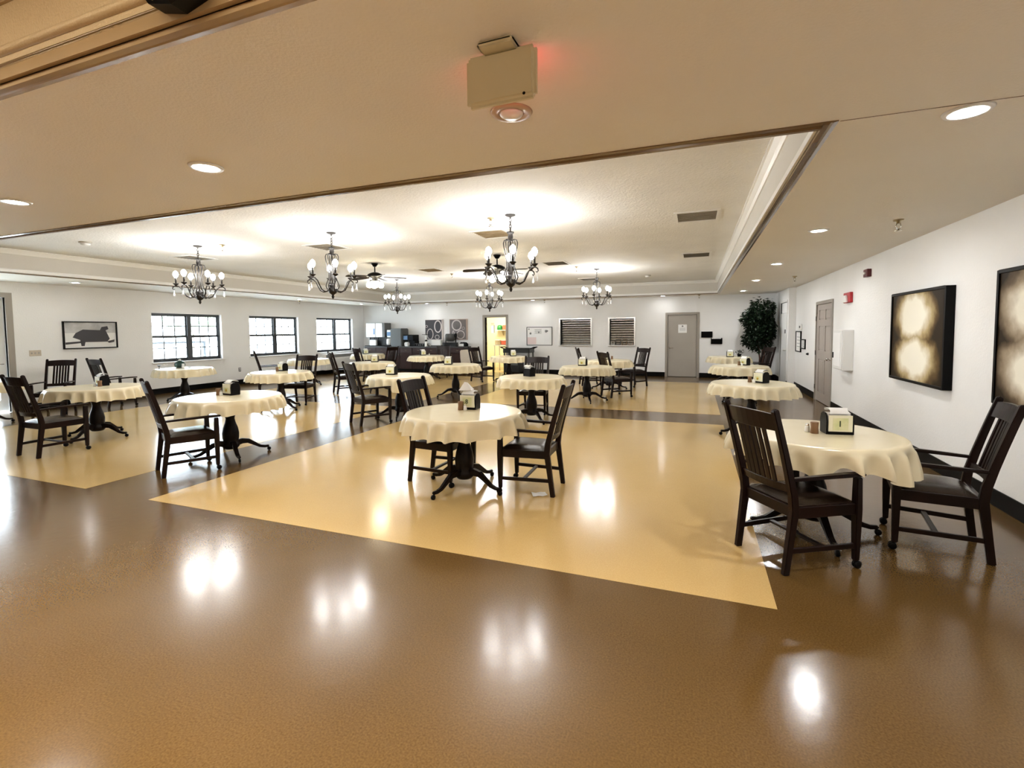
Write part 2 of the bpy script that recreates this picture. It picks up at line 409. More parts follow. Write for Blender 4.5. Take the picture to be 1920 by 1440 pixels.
# ceilings
mb = MB()
xs = [XL, TX0, NX0, TX1, NX1, XR]; xs = sorted(xs)
for a in wall_cells(XL, XR, YF, YB, [(TX0, TX1, TY0, TY1), (NX0, NX1, NY0, NY1)]):
    mb.box(a[0], a[1], a[2], a[3], ZC, ZC + 0.06)
ceil = struct(mb.build('ceiling', M_SOFFIT))
MB().box(0.70, XR - 0.002, 3.046, 3.052, ZC - 0.0015, ZC + 0.001).build('drywall_seam', M_TRIM, ceil)
struct(MB().box(TX0 - 0.1, TX1 + 0.1, TY0 - 0.1, TY1 + 0.1, ZU, ZU + 0.06).build('ceiling_upper', M_TRAY))
struct(MB().box(NX0 - 0.1, NX1 + 0.1, NY0 - 0.1, NY1 + 0.1, ZU, ZU + 0.06).build('ceiling_foyer', M_NFACE))
def tray(name, x0, x1, y0, y1, mface, mcrown):
    """four upright faces of a raised ceiling with its crown, bead and lower border"""
    t = 0.05
    root = struct(MB().box(x0 - t, x1 + t, y0 - t, y0, ZC + 0.001, ZU).box(x0 - t, x1 + t, y1, y1 + t, ZC + 0.001, ZU)
                  .box(x0 - t, x0, y0, y1, ZC + 0.001, ZU).box(x1, x1 + t, y0, y1, ZC + 0.001, ZU).build(name, mface))
    cr = [(0, ZU - 0.082), (0.012, ZU - 0.082), (0.03, ZU - 0.055), (0.065, ZU - 0.018), (0.082, ZU - 0.012), (0.082, ZU), (0, ZU)]
    bd = [(0, ZC + 0.005), (0.018, ZC + 0.005), (0.018, ZC + 0.05), (0.006, ZC + 0.07), (0, ZC + 0.07)]
    for nm, prof, mm in (('crown_moulding', cr, mcrown), ('bead_moulding', bd, M_CROWN if mcrown is M_CROWN else mcrown)):
        for axis, pr, a0, a1 in (('y', [(x0 + p, z) for p, z in prof], y0, y1), ('y', [(x1 - p, z) for p, z in prof], y0, y1),
                                 ('x', [(y0 + p, z) for p, z in prof], x0, x1), ('x', [(y1 - p, z) for p, z in prof], x0, x1)):
            MB().prism(pr, axis, a0, a1).build(nm, mm, root)
    bp = [(0.0, ZC - 0.018), (-0.026, ZC - 0.018), (-0.034, ZC - 0.008), (-0.046, ZC - 0.010), (-0.07, ZC - 0.006), (-0.07, ZC + 0.001), (0.0, ZC + 0.001)]
    for axis, pr, a0, a1 in (('y', [(x0 + p, z) for p, z in bp], y0 - 0.07, y1 + 0.07), ('y', [(x1 - p, z) for p, z in bp], y0 - 0.07, y1 + 0.07),
                             ('x', [(y0 + p, z) for p, z in bp], x0, x1), ('x', [(y1 - p, z) for p, z in bp], x0, x1)):
        MB().prism(pr, axis, a0, a1).build('border_board', M_TRIM if mcrown is M_CROWN else mcrown, root)
    return root
tray('trim_1', TX0, TX1, TY0, TY1, M_FACE, M_CROWN)
t2 = tray('trim_2', NX0, NX1, NY0, NY1, M_NFACE, M_TRIM2)
for z, r_ in ((2.818, 0.02), (ZC + 0.075, 0.008)):  # rounded bars added to catch highlights for the light streaks on this face
    MB().tube([(NX0, NY1 - 0.002, z), (NX1, NY1 - 0.002, z)], r_, 12).build('highlight_moulding', M_TRIM if r_ < 0.01 else M_NFACE, t2)

# baseboards
BH = 0.152
def base(name, segs, wall):
    mb = MB()
    for a0, a1 in segs:
        if wall == 'l': mb.box(XL, XL + 0.012, a0, a1, 0, BH)
        if wall == 'r': mb.box(XR - 0.012, XR, a0, a1, 0, BH)
        if wall == 'j': mb.box(XJ - 0.012, XJ, a0, a1, 0, BH)
        if wall == 'b': mb.box(a0, a1, YB - 0.012, YB, 0, BH)
    struct(mb.build(name, M_BASE, bevel=0.003))
base('baseboard_left', [(YF, GD[0] - 0.12), (GD[1] + 0.12, YB)], 'l')
base('baseboard_right', [(YF, RD[0] - 0.07), (RD[1] + 0.07, JY - 0.012)], 'r')
base('baseboard_corner', [(JY, JD[0] - 0.02), (JD[1] + 0.06, YB - 0.012)], 'j')
base('baseboard_back', [(XL + 0.012, KD[0] - 0.08), (KD[1] + 0.08, BD[0] - 0.08), (BD[1] + 0.08, XJ - 0.012)], 'b')

# ------------------------------------------------------------------ windows in the left wall
for k, (y0, y1) in enumerate(WIN):
    xf = XL - 0.13
    w = struct(MB().box(xf - 0.03, xf + 0.03, y0, y1, WZ1 - 0.045, WZ1).box(xf - 0.03, xf + 0.03, y0, y1, WZ0, WZ0 + 0.05)
               .box(xf - 0.03, xf + 0.03, y0, y0 + 0.045, WZ0, WZ1).box(xf - 0.03, xf + 0.03, y1 - 0.045, y1, WZ0, WZ1)
               .build('window_%d' % (k + 1), M_WFR))
    ym = (y0 + y1) / 2 + 0.06
    MB().box(xf - 0.035, xf + 0.045, ym - 0.055, ym + 0.055, WZ0 + 0.05, WZ1 - 0.045).build('mullion_post', M_WFR, w)
    MB().box(XL - 0.11, XL + 0.05, y0 - 0.05, y1 + 0.05, WZ0 - 0.035, WZ0).build('window_sill', M_WALL, w, bevel=0.006)
    zr = (WZ0 + WZ1) / 2 + 0.02
    for a, b in ((y0 + 0.045, ym - 0.055), (ym + 0.055, y1 - 0.045)):
        for z0, z1, dx in ((WZ0 + 0.05, zr, 0.012), (zr, WZ1 - 0.045, -0.012)):
            s = MB().box(xf + dx - 0.012, xf + dx + 0.012, a, b, z0, z0 + 0.035).box(xf + dx - 0.012, xf + dx + 0.012, a, b, z1 - 0.03, z1) \
                .box(xf + dx - 0.012, xf + dx + 0.012, a, a + 0.028, z0, z1).box(xf + dx - 0.012, xf + dx + 0.012, b - 0.028, b, z0, z1).build('sash', M_WFR, w)
            for q in (1, 2):
                yy = a + (b - a) * q / 3
                MB().box(xf + dx - 0.006, xf + dx + 0.006, yy - 0.012, yy + 0.012, z0 + 0.03, z1 - 0.03).build('muntin', M_WFR, s)
            zz = (z0 + z1) / 2
            MB().box(xf + dx - 0.006, xf + dx + 0.006, a + 0.02, b - 0.02, zz - 0.012, zz + 0.012).build('muntin', M_WFR, s)
            MB().box(xf + dx - 0.002, xf + dx + 0.002, a + 0.02, b - 0.02, z0 + 0.02, z1 - 0.02).build('pane', M_GLASS, s)
# glazed door at the frame's edge
gy0, gy1, _, gz1 = GD
d = struct(MB().box(XL - 0.06, XL + 0.02, gy1 - 0.0, gy1 + 0.11, 0, gz1 + 0.10).box(XL - 0.06, XL + 0.02, gy0 - 0.11, gy0, 0, gz1 + 0.10)
           .box(XL - 0.06, XL + 0.02, gy0, gy1, gz1, gz1 + 0.10).build('door_1', M_DFRM))
for a, b in ((gy0, (gy0 + gy1) / 2), ((gy0 + gy1) / 2, gy1)):
    lf = MB().box(XL - 0.12, XL - 0.075, a + 0.004, a + 0.12, 0.01, gz1 - 0.005).box(XL - 0.12, XL - 0.075, b - 0.12, b - 0.004, 0.01, gz1 - 0.005) \
        .box(XL - 0.12, XL - 0.075, a + 0.12, b - 0.12, 0.01, 0.26).box(XL - 0.12, XL - 0.075, a + 0.12, b - 0.12, gz1 - 0.13, gz1 - 0.005).build('glazed_leaf', M_WHT, d)
    for q in range(1, 5):
        zz = 0.26 + (gz1 - 0.39) * q / 5
        MB().box(XL - 0.107, XL - 0.088, a + 0.12, b - 0.12, zz - 0.012, zz + 0.012).build('muntin', M_WFR if q in (2,) else M_GREY, lf)
    MB().box(XL - 0.10, XL - 0.095, a + 0.11, b - 0.11, 0.25, gz1 - 0.12).build('pane', M_GLASS, lf)
    MB().tube([(XL - 0.06, b - 0.06, 1.0), (XL - 0.03, b - 0.06, 1.0), (XL - 0.03, b - 0.17, 1.0)], 0.01).build('door_handle', M_CHROME, lf)

# outside: paving, a railing and two pale trees seen washed out through the panes
struct(MB().box(-40, XL - 0.2, -12, 34, -0.22, -0.12).build('pavement', M_CONC))
rl = thing('porch_railing', (-15.6, 9.4, -0.12), 'dark porch railing outside the first window', 'railing')
for z in (1.42, 0.75):
    MB().box(-0.03, 0.03, -2.2, 2.2, z - 0.03, z + 0.03).build('rail', M_WFR, rl)
for y in (-2.2, 0, 2.2):
    MB().box(-0.04, 0.04, y - 0.04, y + 0.04, 0, 1.46).build('post', M_WFR, rl)
for i, (x, y, h, lab) in enumerate(((-30, 21.5, 4.4, 'pale green tree seen through the top of the first window'),)):
    t = thing('garden_tree', (x, y, -0.12), lab, 'tree')
    MB().tube([(0, 0, 0), (0.05, 0.02, 1.2), (0, 0, h * 0.6)], [0.16, 0.12, 0.07]).build('trunk', M_BARK, t)
    mb = MB()
    for _ in range(420):
        th, ph, rr = random.uniform(0, 2 * PI), random.uniform(-1, 1), random.uniform(0.5, 1) ** 0.5
        p = Vector((1.7 * rr * math.cos(th) * math.sqrt(1 - ph * ph), 1.9 * rr * math.sin(th) * math.sqrt(1 - ph * ph), h * 0.68 + 1.5 * rr * ph))
        s = random.uniform(0.14, 0.26); a = Vector((random.gauss(0, 1), random.gauss(0, 1), random.gauss(0, 1))).normalized()
        b = a.orthogonal().normalized(); c = a.cross(b)
        mb._add([p - b * s, p - c * s * 0.6, p + b * s, p + c * s * 0.6 + a * 0.05], [(0, 1, 2, 3)])
    tag(mb.build('foliage', M_FOL, t), kind='stuff')

# ------------------------------------------------------------------ doors
def flat_frame(x0, x1, z1, w, y, m, name):
    return struct(MB().box(x0 - w, x0, y - 0.022, y + 0.16, 0, z1 + w).box(x1, x1 + w, y - 0.022, y + 0.16, 0, z1 + w)
                  .box(x0, x1, y - 0.022, y + 0.16, z1, z1 + w).build(name, m, bevel=0.004))
d = flat_frame(BD[0], BD[1], BD[3], 0.075, YB, M_DFRM, 'door_2')
MB().box(BD[0] + 0.004, BD[1] - 0.004, YB + 0.03, YB + 0.075, 0.012, BD[3] - 0.004).build('door_leaf', M_DOOR, d, bevel=0.003)
MB().lathe([(0.032, 0), (0.03, -0.012), (0.012, -0.014), (0.012, -0.05)], 14, (BD[0] + 0.075, YB + 0.03, 0.97), axis='y') \
    .tube([(BD[0] + 0.075, YB - 0.02, 0.97), (BD[0] + 0.12, YB - 0.022, 0.972), (BD[0] + 0.19, YB - 0.02, 0.965)], [0.011, 0.01, 0.008]).build('door_handle', M_CHROME, d)
s = tag(MB().box(-0.535, -0.265, YB + 0.022, YB + 0.0298, 1.47, 1.745).build('door_notice', M_PAPER), 'white paper notice taped on the flat taupe door', 'notice')
MB().lathe([(0.028, 0), (0.028, -0.001), (1e-6, -0.001)], 14, (-0.40, YB + 0.0215, 1.69), axis='y').build('round_emblem', M_PRINTG, s)
for z in (1.62, 1.585, 1.55):
    MB().box(-0.49, -0.31, YB + 0.0210, YB + 0.0219, z, z + 0.008).build('print_line', M_PRINTG, s)

# six panel door on the paintings wall
d = struct(MB().box(XR - 0.02, XR + 0.14, RD[0] - 0.062, RD[0], 0, RD[3] + 0.062).box(XR - 0.02, XR + 0.14, RD[1], RD[1] + 0.062, 0, RD[3] + 0.062)
           .box(XR - 0.02, XR + 0.14, RD[0], RD[1], RD[3], RD[3] + 0.062).build('door_3', M_DFRM, bevel=0.004))
def six_panel(y0, y1, z1, x, m, parent, panel=True):
    """stiles and rails stand proud of six sunk, raised-field panels (x = room face)"""
    w = y1 - y0
    cols = [(y0 + 0.13 * w, y0 + 0.455 * w), (y0 + 0.545 * w, y0 + 0.87 * w)]
    rows = [(0.10 * z1, 0.44 * z1), (0.53 * z1, 0.78 * z1), (0.845 * z1, 0.945 * z1)]
    lf = MB()
    for a in wall_cells(y0, y1, 0.012, z1, [(c[0], c[1], r[0], r[1]) for c in cols for r in rows]):
        lf.box(x, x + 0.04, a[0], a[1], a[2], a[3])
    lf = lf.build('door_leaf', m, parent)
    for c in cols:
        for r in rows:
            MB().box(x + 0.014, x + 0.03, c[0], c[1], r[0], r[1]).prism([(c[0] + 0.028, r[0] + 0.028), (c[1] - 0.028, r[0] + 0.028), (c[1] - 0.028, r[1] - 0.028), (c[0] + 0.028, r[1] - 0.028)], 'x', x + 0.004, x + 0.02) \
                .build('door_panel', m, lf, bevel=0.004)
    return lf
lf = six_panel(RD[0] + 0.004, RD[1] - 0.004, RD[3] - 0.005, XR + 0.005, M_MAUVE, d)
for z in (0.30, 1.05, 1.80):
    MB().box(XR - 0.027, XR - 0.019, RD[1] - 0.012, RD[1] + 0.022, z - 0.05, z + 0.05).build('hinge', M_IRON, d)
MB().lathe([(0.034, 0), (0.032, -0.012), (0.012, -0.016), (0.012, -0.04), (0.026, -0.05), (0.03, -0.065), (0.02, -0.08), (1e-6, -0.083)], 16, (XR + 0.005, RD[0] + 0.085, 0.97), axis='x').build('door_knob', M_CHROME, d)

# pale door beyond the jog, standing in a deep opening
d = struct(MB().box(XJ - 0.012, XJ + 0.10, JD[0] - 0.04, JD[0], 0, JD[3] + 0.05).box(XJ - 0.012, XJ + 0.10, JD[1], JD[1] + 0.05, 0, JD[3] + 0.05)
           .box(XJ - 0.012, XJ + 0.10, JD[0], JD[1], JD[3], JD[3] + 0.05).build('door_4', M_WHT))
MB().box(XJ + 0.012, XJ + 0.055, JD[0] + 0.004, JD[1] - 0.004, 0.012, JD[3] - 0.3).build('door_leaf', M_WHT, d)
MB().box(XJ + 0.03, XJ + 0.05, JD[0] + 0.004, JD[1] - 0.004, JD[3] - 0.29, JD[3] - 0.005).build('transom_panel', M_WALL, d)
MB().tube([(XJ + 0.012, JD[0] + 0.12, 0.98), (XJ - 0.04, JD[0] + 0.12, 0.98), (XJ - 0.042, JD[0] + 0.26, 0.98)], 0.011).build('door_handle', M_CHROME, d)
MB().box(XJ + 0.004, XJ + 0.0125, JD[0] + 0.3, JD[0] + 0.42, 1.45, 1.56).build('door_plate', M_GREY, d)

# kitchen doorway with the lit room behind
d = flat_frame(KD[0], KD[1], KD[3], 0.095, YB, M_DFRM, 'door_5')
k = struct(MB().box(-11.7, -11.6, YB + 0.2, YB + 3.5, 0, ZC).box(-5.4, -5.3, YB + 0.2, YB + 3.5, 0, ZC).box(-11.6, -5.4, YB + 2.5, YB + 2.6, 0, ZC).build('wall_kitchen', M_YWALL))
struct(MB().box(-11.7, -5.3, YB + 0.2, YB + 3.5, ZC, ZC + 0.06).build('ceiling_kitchen', M_WALL))
struct(MB().box(-5.3, 2.8, YB + 1.2, YB + 1.3, 0, ZC).box(2.7, 2.8, YB + 0.2, YB + 1.2, 0, ZC).box(-5.3, 2.8, YB + 0.2, YB + 1.3, ZC, ZC + 0.06).box(-5.3, 2.8, YB + 0.2, YB + 1.3, -0.1, 0.0).build('wall_leak_block_back', M_WALL))  # closed box added behind the hatches and door to stop sky light leaking
struct(MB().box(XR + 0.9, XR + 1.0, 10.5, 17.1, 0, ZC).box(XR + 0.2, XR + 1.0, 10.4, 10.5, 0, ZC).box(XR + 0.2, XR + 1.0, 17.0, 17.1, 0, ZC).box(XR + 0.2, XR + 1.0, 10.4, 17.1, ZC, ZC + 0.06).box(XR + 0.2, XR + 1.0, 10.4, 17.1, -0.1, 0.0).build('wall_leak_block_side', M_WALL))  # closed box added behind the side doors against light leaks
for z in (0.35, 1.1, 1.85):
    MB().cbox((KD[0] + 0.012, YB + 0.1, z), (0.02, 0.05, 0.11)).build('hinge', M_IRON, d)
t = thing('kitchen_light', (-7.8, YB + 1.3, ZC), 'lit white ceiling panel in the yellow kitchen', 'light')
MB().box(-0.62, 0.62, -0.32, 0.32, -0.06, 0).build('frame', M_WHT, t); MB().box(-0.58, 0.58, -0.28, 0.28, -0.066, -0.058).build('diffuser', M_KIT, t)
sh = thing('wall_shelf', (-7.65, YB + 2.5, 1.62), 'narrow wall shelf in the yellow kitchen holding a green bowl', 'shelf')
MB().box(-0.42, 0.6, -0.3, 0.0, -0.02, 0.0).build('board', M_SALT, sh)
for x in (-0.14, 0.5): MB().prism([(0, -0.02), (-0.25, -0.02), (0, -0.24)], 'x', x - 0.02, x + 0.02).build('bracket', M_BROWNV, sh)
tag(MB().lathe([(0.10, 0), (0.125, 0.03), (0.12, 0.13), (0.09, 0.2), (0.01, 0.22)], 18, (-7.9, YB + 2.34, 1.6205)).build('green_bowl', M_GREEN), 'domed green plastic bowl on the kitchen wall shelf', 'bowl')
tag(MB().box(-7.74, -7.46, YB + 2.22, YB + 2.46, 1.6205, 1.83).build('coral_tub', M_CORAL, bevel=0.02), 'coral plastic tub beside the green bowl', 'tub')
tb = thing('prep_table', (-7.15, YB + 1.4, 0), 'steel kitchen prep table seen through the doorway', 'table')
MB().box(-0.55, 0.75, -0.3, 0.3, 0.98, 1.02).build('table_top', M_STEEL, tb)
MB().box(-0.5, 0.7, -0.28, 0.28, 0.32, 0.34).build('lower_shelf', M_STEEL, tb)
for x in (-0.5, 0.7):
    for y in (-0.26, 0.26): MB().tube([(x, y, 0), (x, y, 0.98)], 0.02).build('leg', M_STEEL, tb)
tag(MB().box(-7.66, -7.42, YB + 1.2, YB + 1.5, 1.0205, 1.22).build('steel_pan', M_BROWNV, bevel=0.02), 'stained square pan on the kitchen prep table', 'pan')
tag(MB().box(-7.39, -6.95, YB + 1.2, YB + 1.55, 1.0205, 1.21).build('coral_crate', M_CORAL, bevel=0.02), 'coral crate beside the pan on the prep table', 'crate')
w = thing('wall_chart', (-8.30, YB + 2.495, 1.5), 'white sheet with a dark clip on the kitchen wall', 'notice')
MB().box(-0.06, 0.06, -0.008, 0, 0, 0.30).build('sheet', M_PAPER, w); MB().box(0.06, 0.09, -0.012, 0, 0.0, 0.34).build('clip_strip', M_GREY, w)
MB().box(-0.07, 0.07, -0.02, 0, 0.36, 0.44).build('clip', M_VENT, w)

# ------------------------------------------------------------------ serving hatches with roll-down shutters
def hatch(name, h, label, nsl):
    x0, x1, z0, z1 = h
    t = thing(name, ((x0 + x1) / 2, YB, z0), label, 'shutter')
    w, hh = (x1 - x0) / 2, z1 - z0
    MB().box(-w - 0.05, -w, -0.03, 0.19, -0.04, hh + 0.05).box(w, w + 0.05, -0.03, 0.19, -0.04, hh + 0.05).box(-w, w, -0.03, 0.19, hh, hh + 0.05).build('frame', M_STEEL, t, bevel=0.004)
    MB().box(-w - 0.05, w + 0.05, -0.09, 0.19, -0.045, -0.002).build('sill', M_STEEL, t, bevel=0.006)
    p = hh / nsl
    for i in range(nsl):
        z = i * p
        prof = [(0.155, z + 0.001), (0.128, z + 0.14 * p), (0.118, z + 0.35 * p), (0.118, z + 0.6 * p), (0.130, z + 0.84 * p), (0.155, z + p - 0.001), (0.165, z + p - 0.001), (0.165, z + 0.001)]
        MB().prism(prof, 'x', -w + 0.005, w - 0.005).build('slat', M_SLAT, t)
    return t
hatch('serving_shutter', SH1, 'wide steel roll shutter in the hatch next to the bulletin board', 11)
hatch('serving_shutter', SH2, 'narrow steel roll shutter with items on its sill, near the flat door', 11)
for x, w, h, m, nm, lab, cat in ((-2.70, 0.12, 0.10, M_SALT, 'paper_cup_stack', 'short white cup stack on the narrow hatch sill', 'cups'), (-2.52, 0.2, 0.15, M_DGREY, 'black_bin', 'small black bin on the narrow hatch sill', 'bin'),
                                (-2.30, 0.18, 0.13, M_PEP, 'brown_basket', 'small brown basket on the narrow hatch sill', 'basket'), (-2.08, 0.16, 0.08, M_PFRAME, 'tan_tray', 'low tan tray on the narrow hatch sill', 'tray')):
    o = MB().prism([(-w / 2 * 0.85, 0), (w / 2 * 0.85, 0), (w / 2, h), (w / 2 - 0.012, h), (w / 2 * 0.8 - 0.008, 0.012), (-w / 2 * 0.8 + 0.008, 0.012), (-w / 2 + 0.012, h), (-w / 2, h)], 'y', -0.05, 0.05).build(nm, m)
    o.location = (x, YB + 0.03, SH2[2]); tag(o, lab, cat)

# ------------------------------------------------------------------ counter run against the back wall
CX0, CX1 = -12.75, -8.17
NU = 4; cw = (CX1 - CX0) / NU
order = ['first', 'second', 'third', 'fourth']
for i in range(NU):
    x = CX0 + cw * (i + 0.5)
    c = thing('base_cabinet', (x, 16.7, 0), 'dark cherry base cabinet, %s from the window wall, under the long counter' % order[i], 'cabinet', 'cabinets under the beverage counter')
    MB().box(-cw / 2 + 0.004, cw / 2 - 0.004, -0.27, 0.28, 0.10, 0.955).build('body', M_CAB, c)
    MB().box(-cw / 2 + 0.004, cw / 2 - 0.004, -0.20, 0.28, 0.0, 0.10).build('toe_kick', M_BLK, c)
    for s in (-1, 1):
        dr = MB().box(min(s * 0.006, s * (cw / 2 - 0.012)), max(s * 0.006, s * (cw / 2 - 0.012)), -0.292, -0.272, 0.12, 0.74).build('door', M_CAB, c, bevel=0.004)
        MB().tube([(s * 0.05, -0.293, 0.64), (s * 0.05, -0.315, 0.65), (s * 0.05, -0.315, 0.70), (s * 0.05, -0.293, 0.71)], 0.005, 6).build('handle', M_BRASS, dr)
        dw = MB().box(min(s * 0.006, s * (cw / 2 - 0.012)), max(s * 0.006, s * (cw / 2 - 0.012)), -0.292, -0.272, 0.76, 0.945).build('drawer', M_CAB, c, bevel=0.004)
        MB().tube([(s * cw / 4 - 0.04, -0.293, 0.85), (s * cw / 4 - 0.03, -0.315, 0.85), (s * cw / 4 + 0.03, -0.315, 0.85), (s * cw / 4 + 0.04, -0.293, 0.85)], 0.005, 6).build('handle', M_BRASS, dw)
tag(MB().box(CX0 - 0.02, CX1 + 0.02, 16.385, 16.99, 0.955, 1.0).build('worktop', M_TOP, bevel=0.008), 'long dark laminate worktop over the cherry cabinets', 'worktop')
CT = 1.0005
# juice machine, ice machine, brewer and the rest
t = thing('juice_dispenser', (-12.26, 16.70, CT), 'tall grey juice dispenser with glowing white front by the window wall corner', 'dispenser')
MB().box(-0.46, 0.46, -0.18, 0.27, 0.36, 0.95).build('cabinet_body', M_GREY, t, bevel=0.015)
MB().box(-0.46, 0.46, 0.05, 0.27, 0.02, 0.36).build('back_column', M_DGREY, t)
MB().box(-0.48, 0.48, -0.26, 0.28, 0.0, 0.03).build('drip_tray', M_BLK, t, bevel=0.006)
for x0, x1 in ((-0.45, 0.0), (0.02, 0.35)): MB().box(x0, x1, -0.195, -0.18, 0.37, 0.94).build('front_panel', M_WHT, t, bevel=0.008)
MB().box(-0.09, -0.02, -0.2, -0.194, 0.48, 0.72).build('product_strip', M_BLUE, t)
for x in (-0.3, -0.1, 0.1): MB().tube([(x, -0.12, 0.37), (x, -0.12, 0.30), (x, -0.13, 0.27)], [0.02, 0.016, 0.01]).build('spout', M_BLK, t)
MB().box(-0.30, 0.0, -0.17, -0.05, 0.03, 0.26).build('cup_sleeve', M_PAPER, t, bevel=0.01)
t = thing('coffee_machine', (-11.36, 16.66, CT), 'charcoal coffee machine with white front beside the juice dispenser', 'machine')
MB().box(-0.12, 0.42, -0.24, 0.28, 0.0, 0.72).build('housing', M_GREY, t, bevel=0.03, seg=2)
MB().box(-0.36, -0.12, -0.12, 0.28, 0.36, 0.66).build('head', M_WHT, t, bevel=0.015)
MB().box(-0.36, -0.12, 0.0, 0.28, 0.0, 0.36).build('neck', M_DGREY, t)
MB().box(-0.35, -0.13, -0.13, -0.118, 0.42, 0.58).build('display', M_BLUE, t)
MB().box(-0.38, -0.12, -0.26, 0.0, 0.0, 0.05).build('drip_tray', M_BLK, t, bevel=0.008)
MB().lathe([(0.09, 0.05), (0.11, 0.12), (0.105, 0.28), (0.06, 0.32)], 14, (-0.25, -0.12, 0)).build('white_jug', M_SALT, t)
t = thing('tea_brewer', (-10.7, 16.70, CT), 'small black tea brewer with a blue panel on the counter', 'brewer')
MB().box(-0.22, 0.24, -0.2, 0.24, 0.22, 0.46).build('head', M_BLK, t, bevel=0.015); MB().box(-0.02, 0.24, -0.1, 0.24, 0, 0.22).build('column', M_BLK, t)
MB().box(-0.21, -0.02, -0.21, -0.198, 0.27, 0.42).build('display', M_BLUE, t); MB().box(-0.18, 0.02, -0.22, 0.0, 0.0, 0.17).build('white_urn', M_WHT, t, bevel=0.03, seg=2)
t = thing('cup_rack', (-10.15, 16.68, CT), 'low black wire rack of upturned mugs on the counter', 'rack')
MB().box(-0.24, 0.24, -0.18, 0.18, 0.0, 0.02).build('tray', M_BLK, t)
MB().box(-0.24, 0.24, -0.18, 0.18, 0.10, 0.112).build('rail_frame', M_GREY, t)
for i in range(5):
    for j in range(2): MB().lathe([(0.036, 0.02), (0.03, 0.095), (1e-6, 0.098)], 10, (-0.19 + 0.095 * i, -0.09 + 0.16 * j, 0)).build('mug', M_GREY, t)
t = thing('syrup_pump_tower', (-9.84, 16.45, CT), 'slim white cup tower with a black lid on the counter', 'dispenser')
MB().lathe([(0.06, 0), (0.06, 0.02), (0.045, 0.03), (0.045, 0.44)], 16).build('tube', M_SALT, t); MB().box(-0.15, 0.13, -0.05, 0.05, 0.46, 0.475).build('lid_plate', M_BLK, t)
MB().lathe([(0.05, 0.44), (0.052, 0.46)], 16).build('collar', M_CHROME, t)
MB().lathe([(0.046, 0.20), (0.048, 0.21), (0.048, 0.25), (0.046, 0.26)], 16).build('band', M_BLK, t)
t = thing('condiment_box', (-9.47, 16.68, CT), 'white lidded condiment box on the counter beneath the first ring print', 'box')
MB().box(-0.21, 0.21, -0.12, 0.2, 0.03, 0.25).build('body', M_SALT, t, bevel=0.02, seg=2); MB().box(-0.22, 0.22, -0.13, 0.22, 0.0, 0.04).build('tray', M_DGREY, t)
t = thing('cereal_dispenser', (-8.96, 16.80, CT), 'clear drum cereal dispenser on black legs beneath the second ring print', 'dispenser')
MB().lathe([(0.12, 0.20), (0.19, 0.24), (0.19, 0.46), (0.17, 0.49)], 20).build('drum', M_GREY, t)
for x in (-0.2, 0.24): MB().tube([(x, 0, 0), (x, 0, 0.44)], 0.02).build('post', M_BLK, t)
MB().box(-0.24, 0.28, -0.12, 0.1, 0, 0.02).build('foot', M_BLK, t)
MB().cbox((0.24, 0, 0.44), (0.07, 0.07, 0.12)).build('knob', M_BLK, t)
t = thing('bread_basket', (-8.80, 16.50, CT), 'dark wicker basket on the counter near the linen hamper', 'basket')
MB().box(-0.28, 0.28, -0.09, 0.09, 0.0, 0.015).build('base', M_DGREY, t)
for i in range(4):
    z = 0.02 + 0.035 * i
    MB().box(-0.29, 0.29, -0.1, -0.09, z, z + 0.03).box(-0.29, 0.29, 0.09, 0.1, z, z + 0.03).box(-0.29, -0.28, -0.1, 0.1, z, z + 0.03).box(0.28, 0.29, -0.1, 0.1, z, z + 0.03).build('band', M_DGREY, t, bevel=0.004)
t = thing('tea_caddy', (-8.30, 16.62, CT), 'black arched tea caddy with white packets at the counter end', 'caddy')
for y in (-0.1, 0.1): MB().prism([(-0.15, 0), (0.15, 0), (0.15, 0.1), (0.08, 0.16), (-0.05, 0.17), (-0.15, 0.1)], 'y', y - 0.006, y + 0.006).build('side', M_BLK, t)
MB().box(-0.15, 0.15, -0.094, 0.094, 0.0, 0.01).build('base', M_BLK, t); MB().box(-0.14, 0.06, -0.115, -0.108, 0.01, 0.11).build('packets', M_PAPER, t)

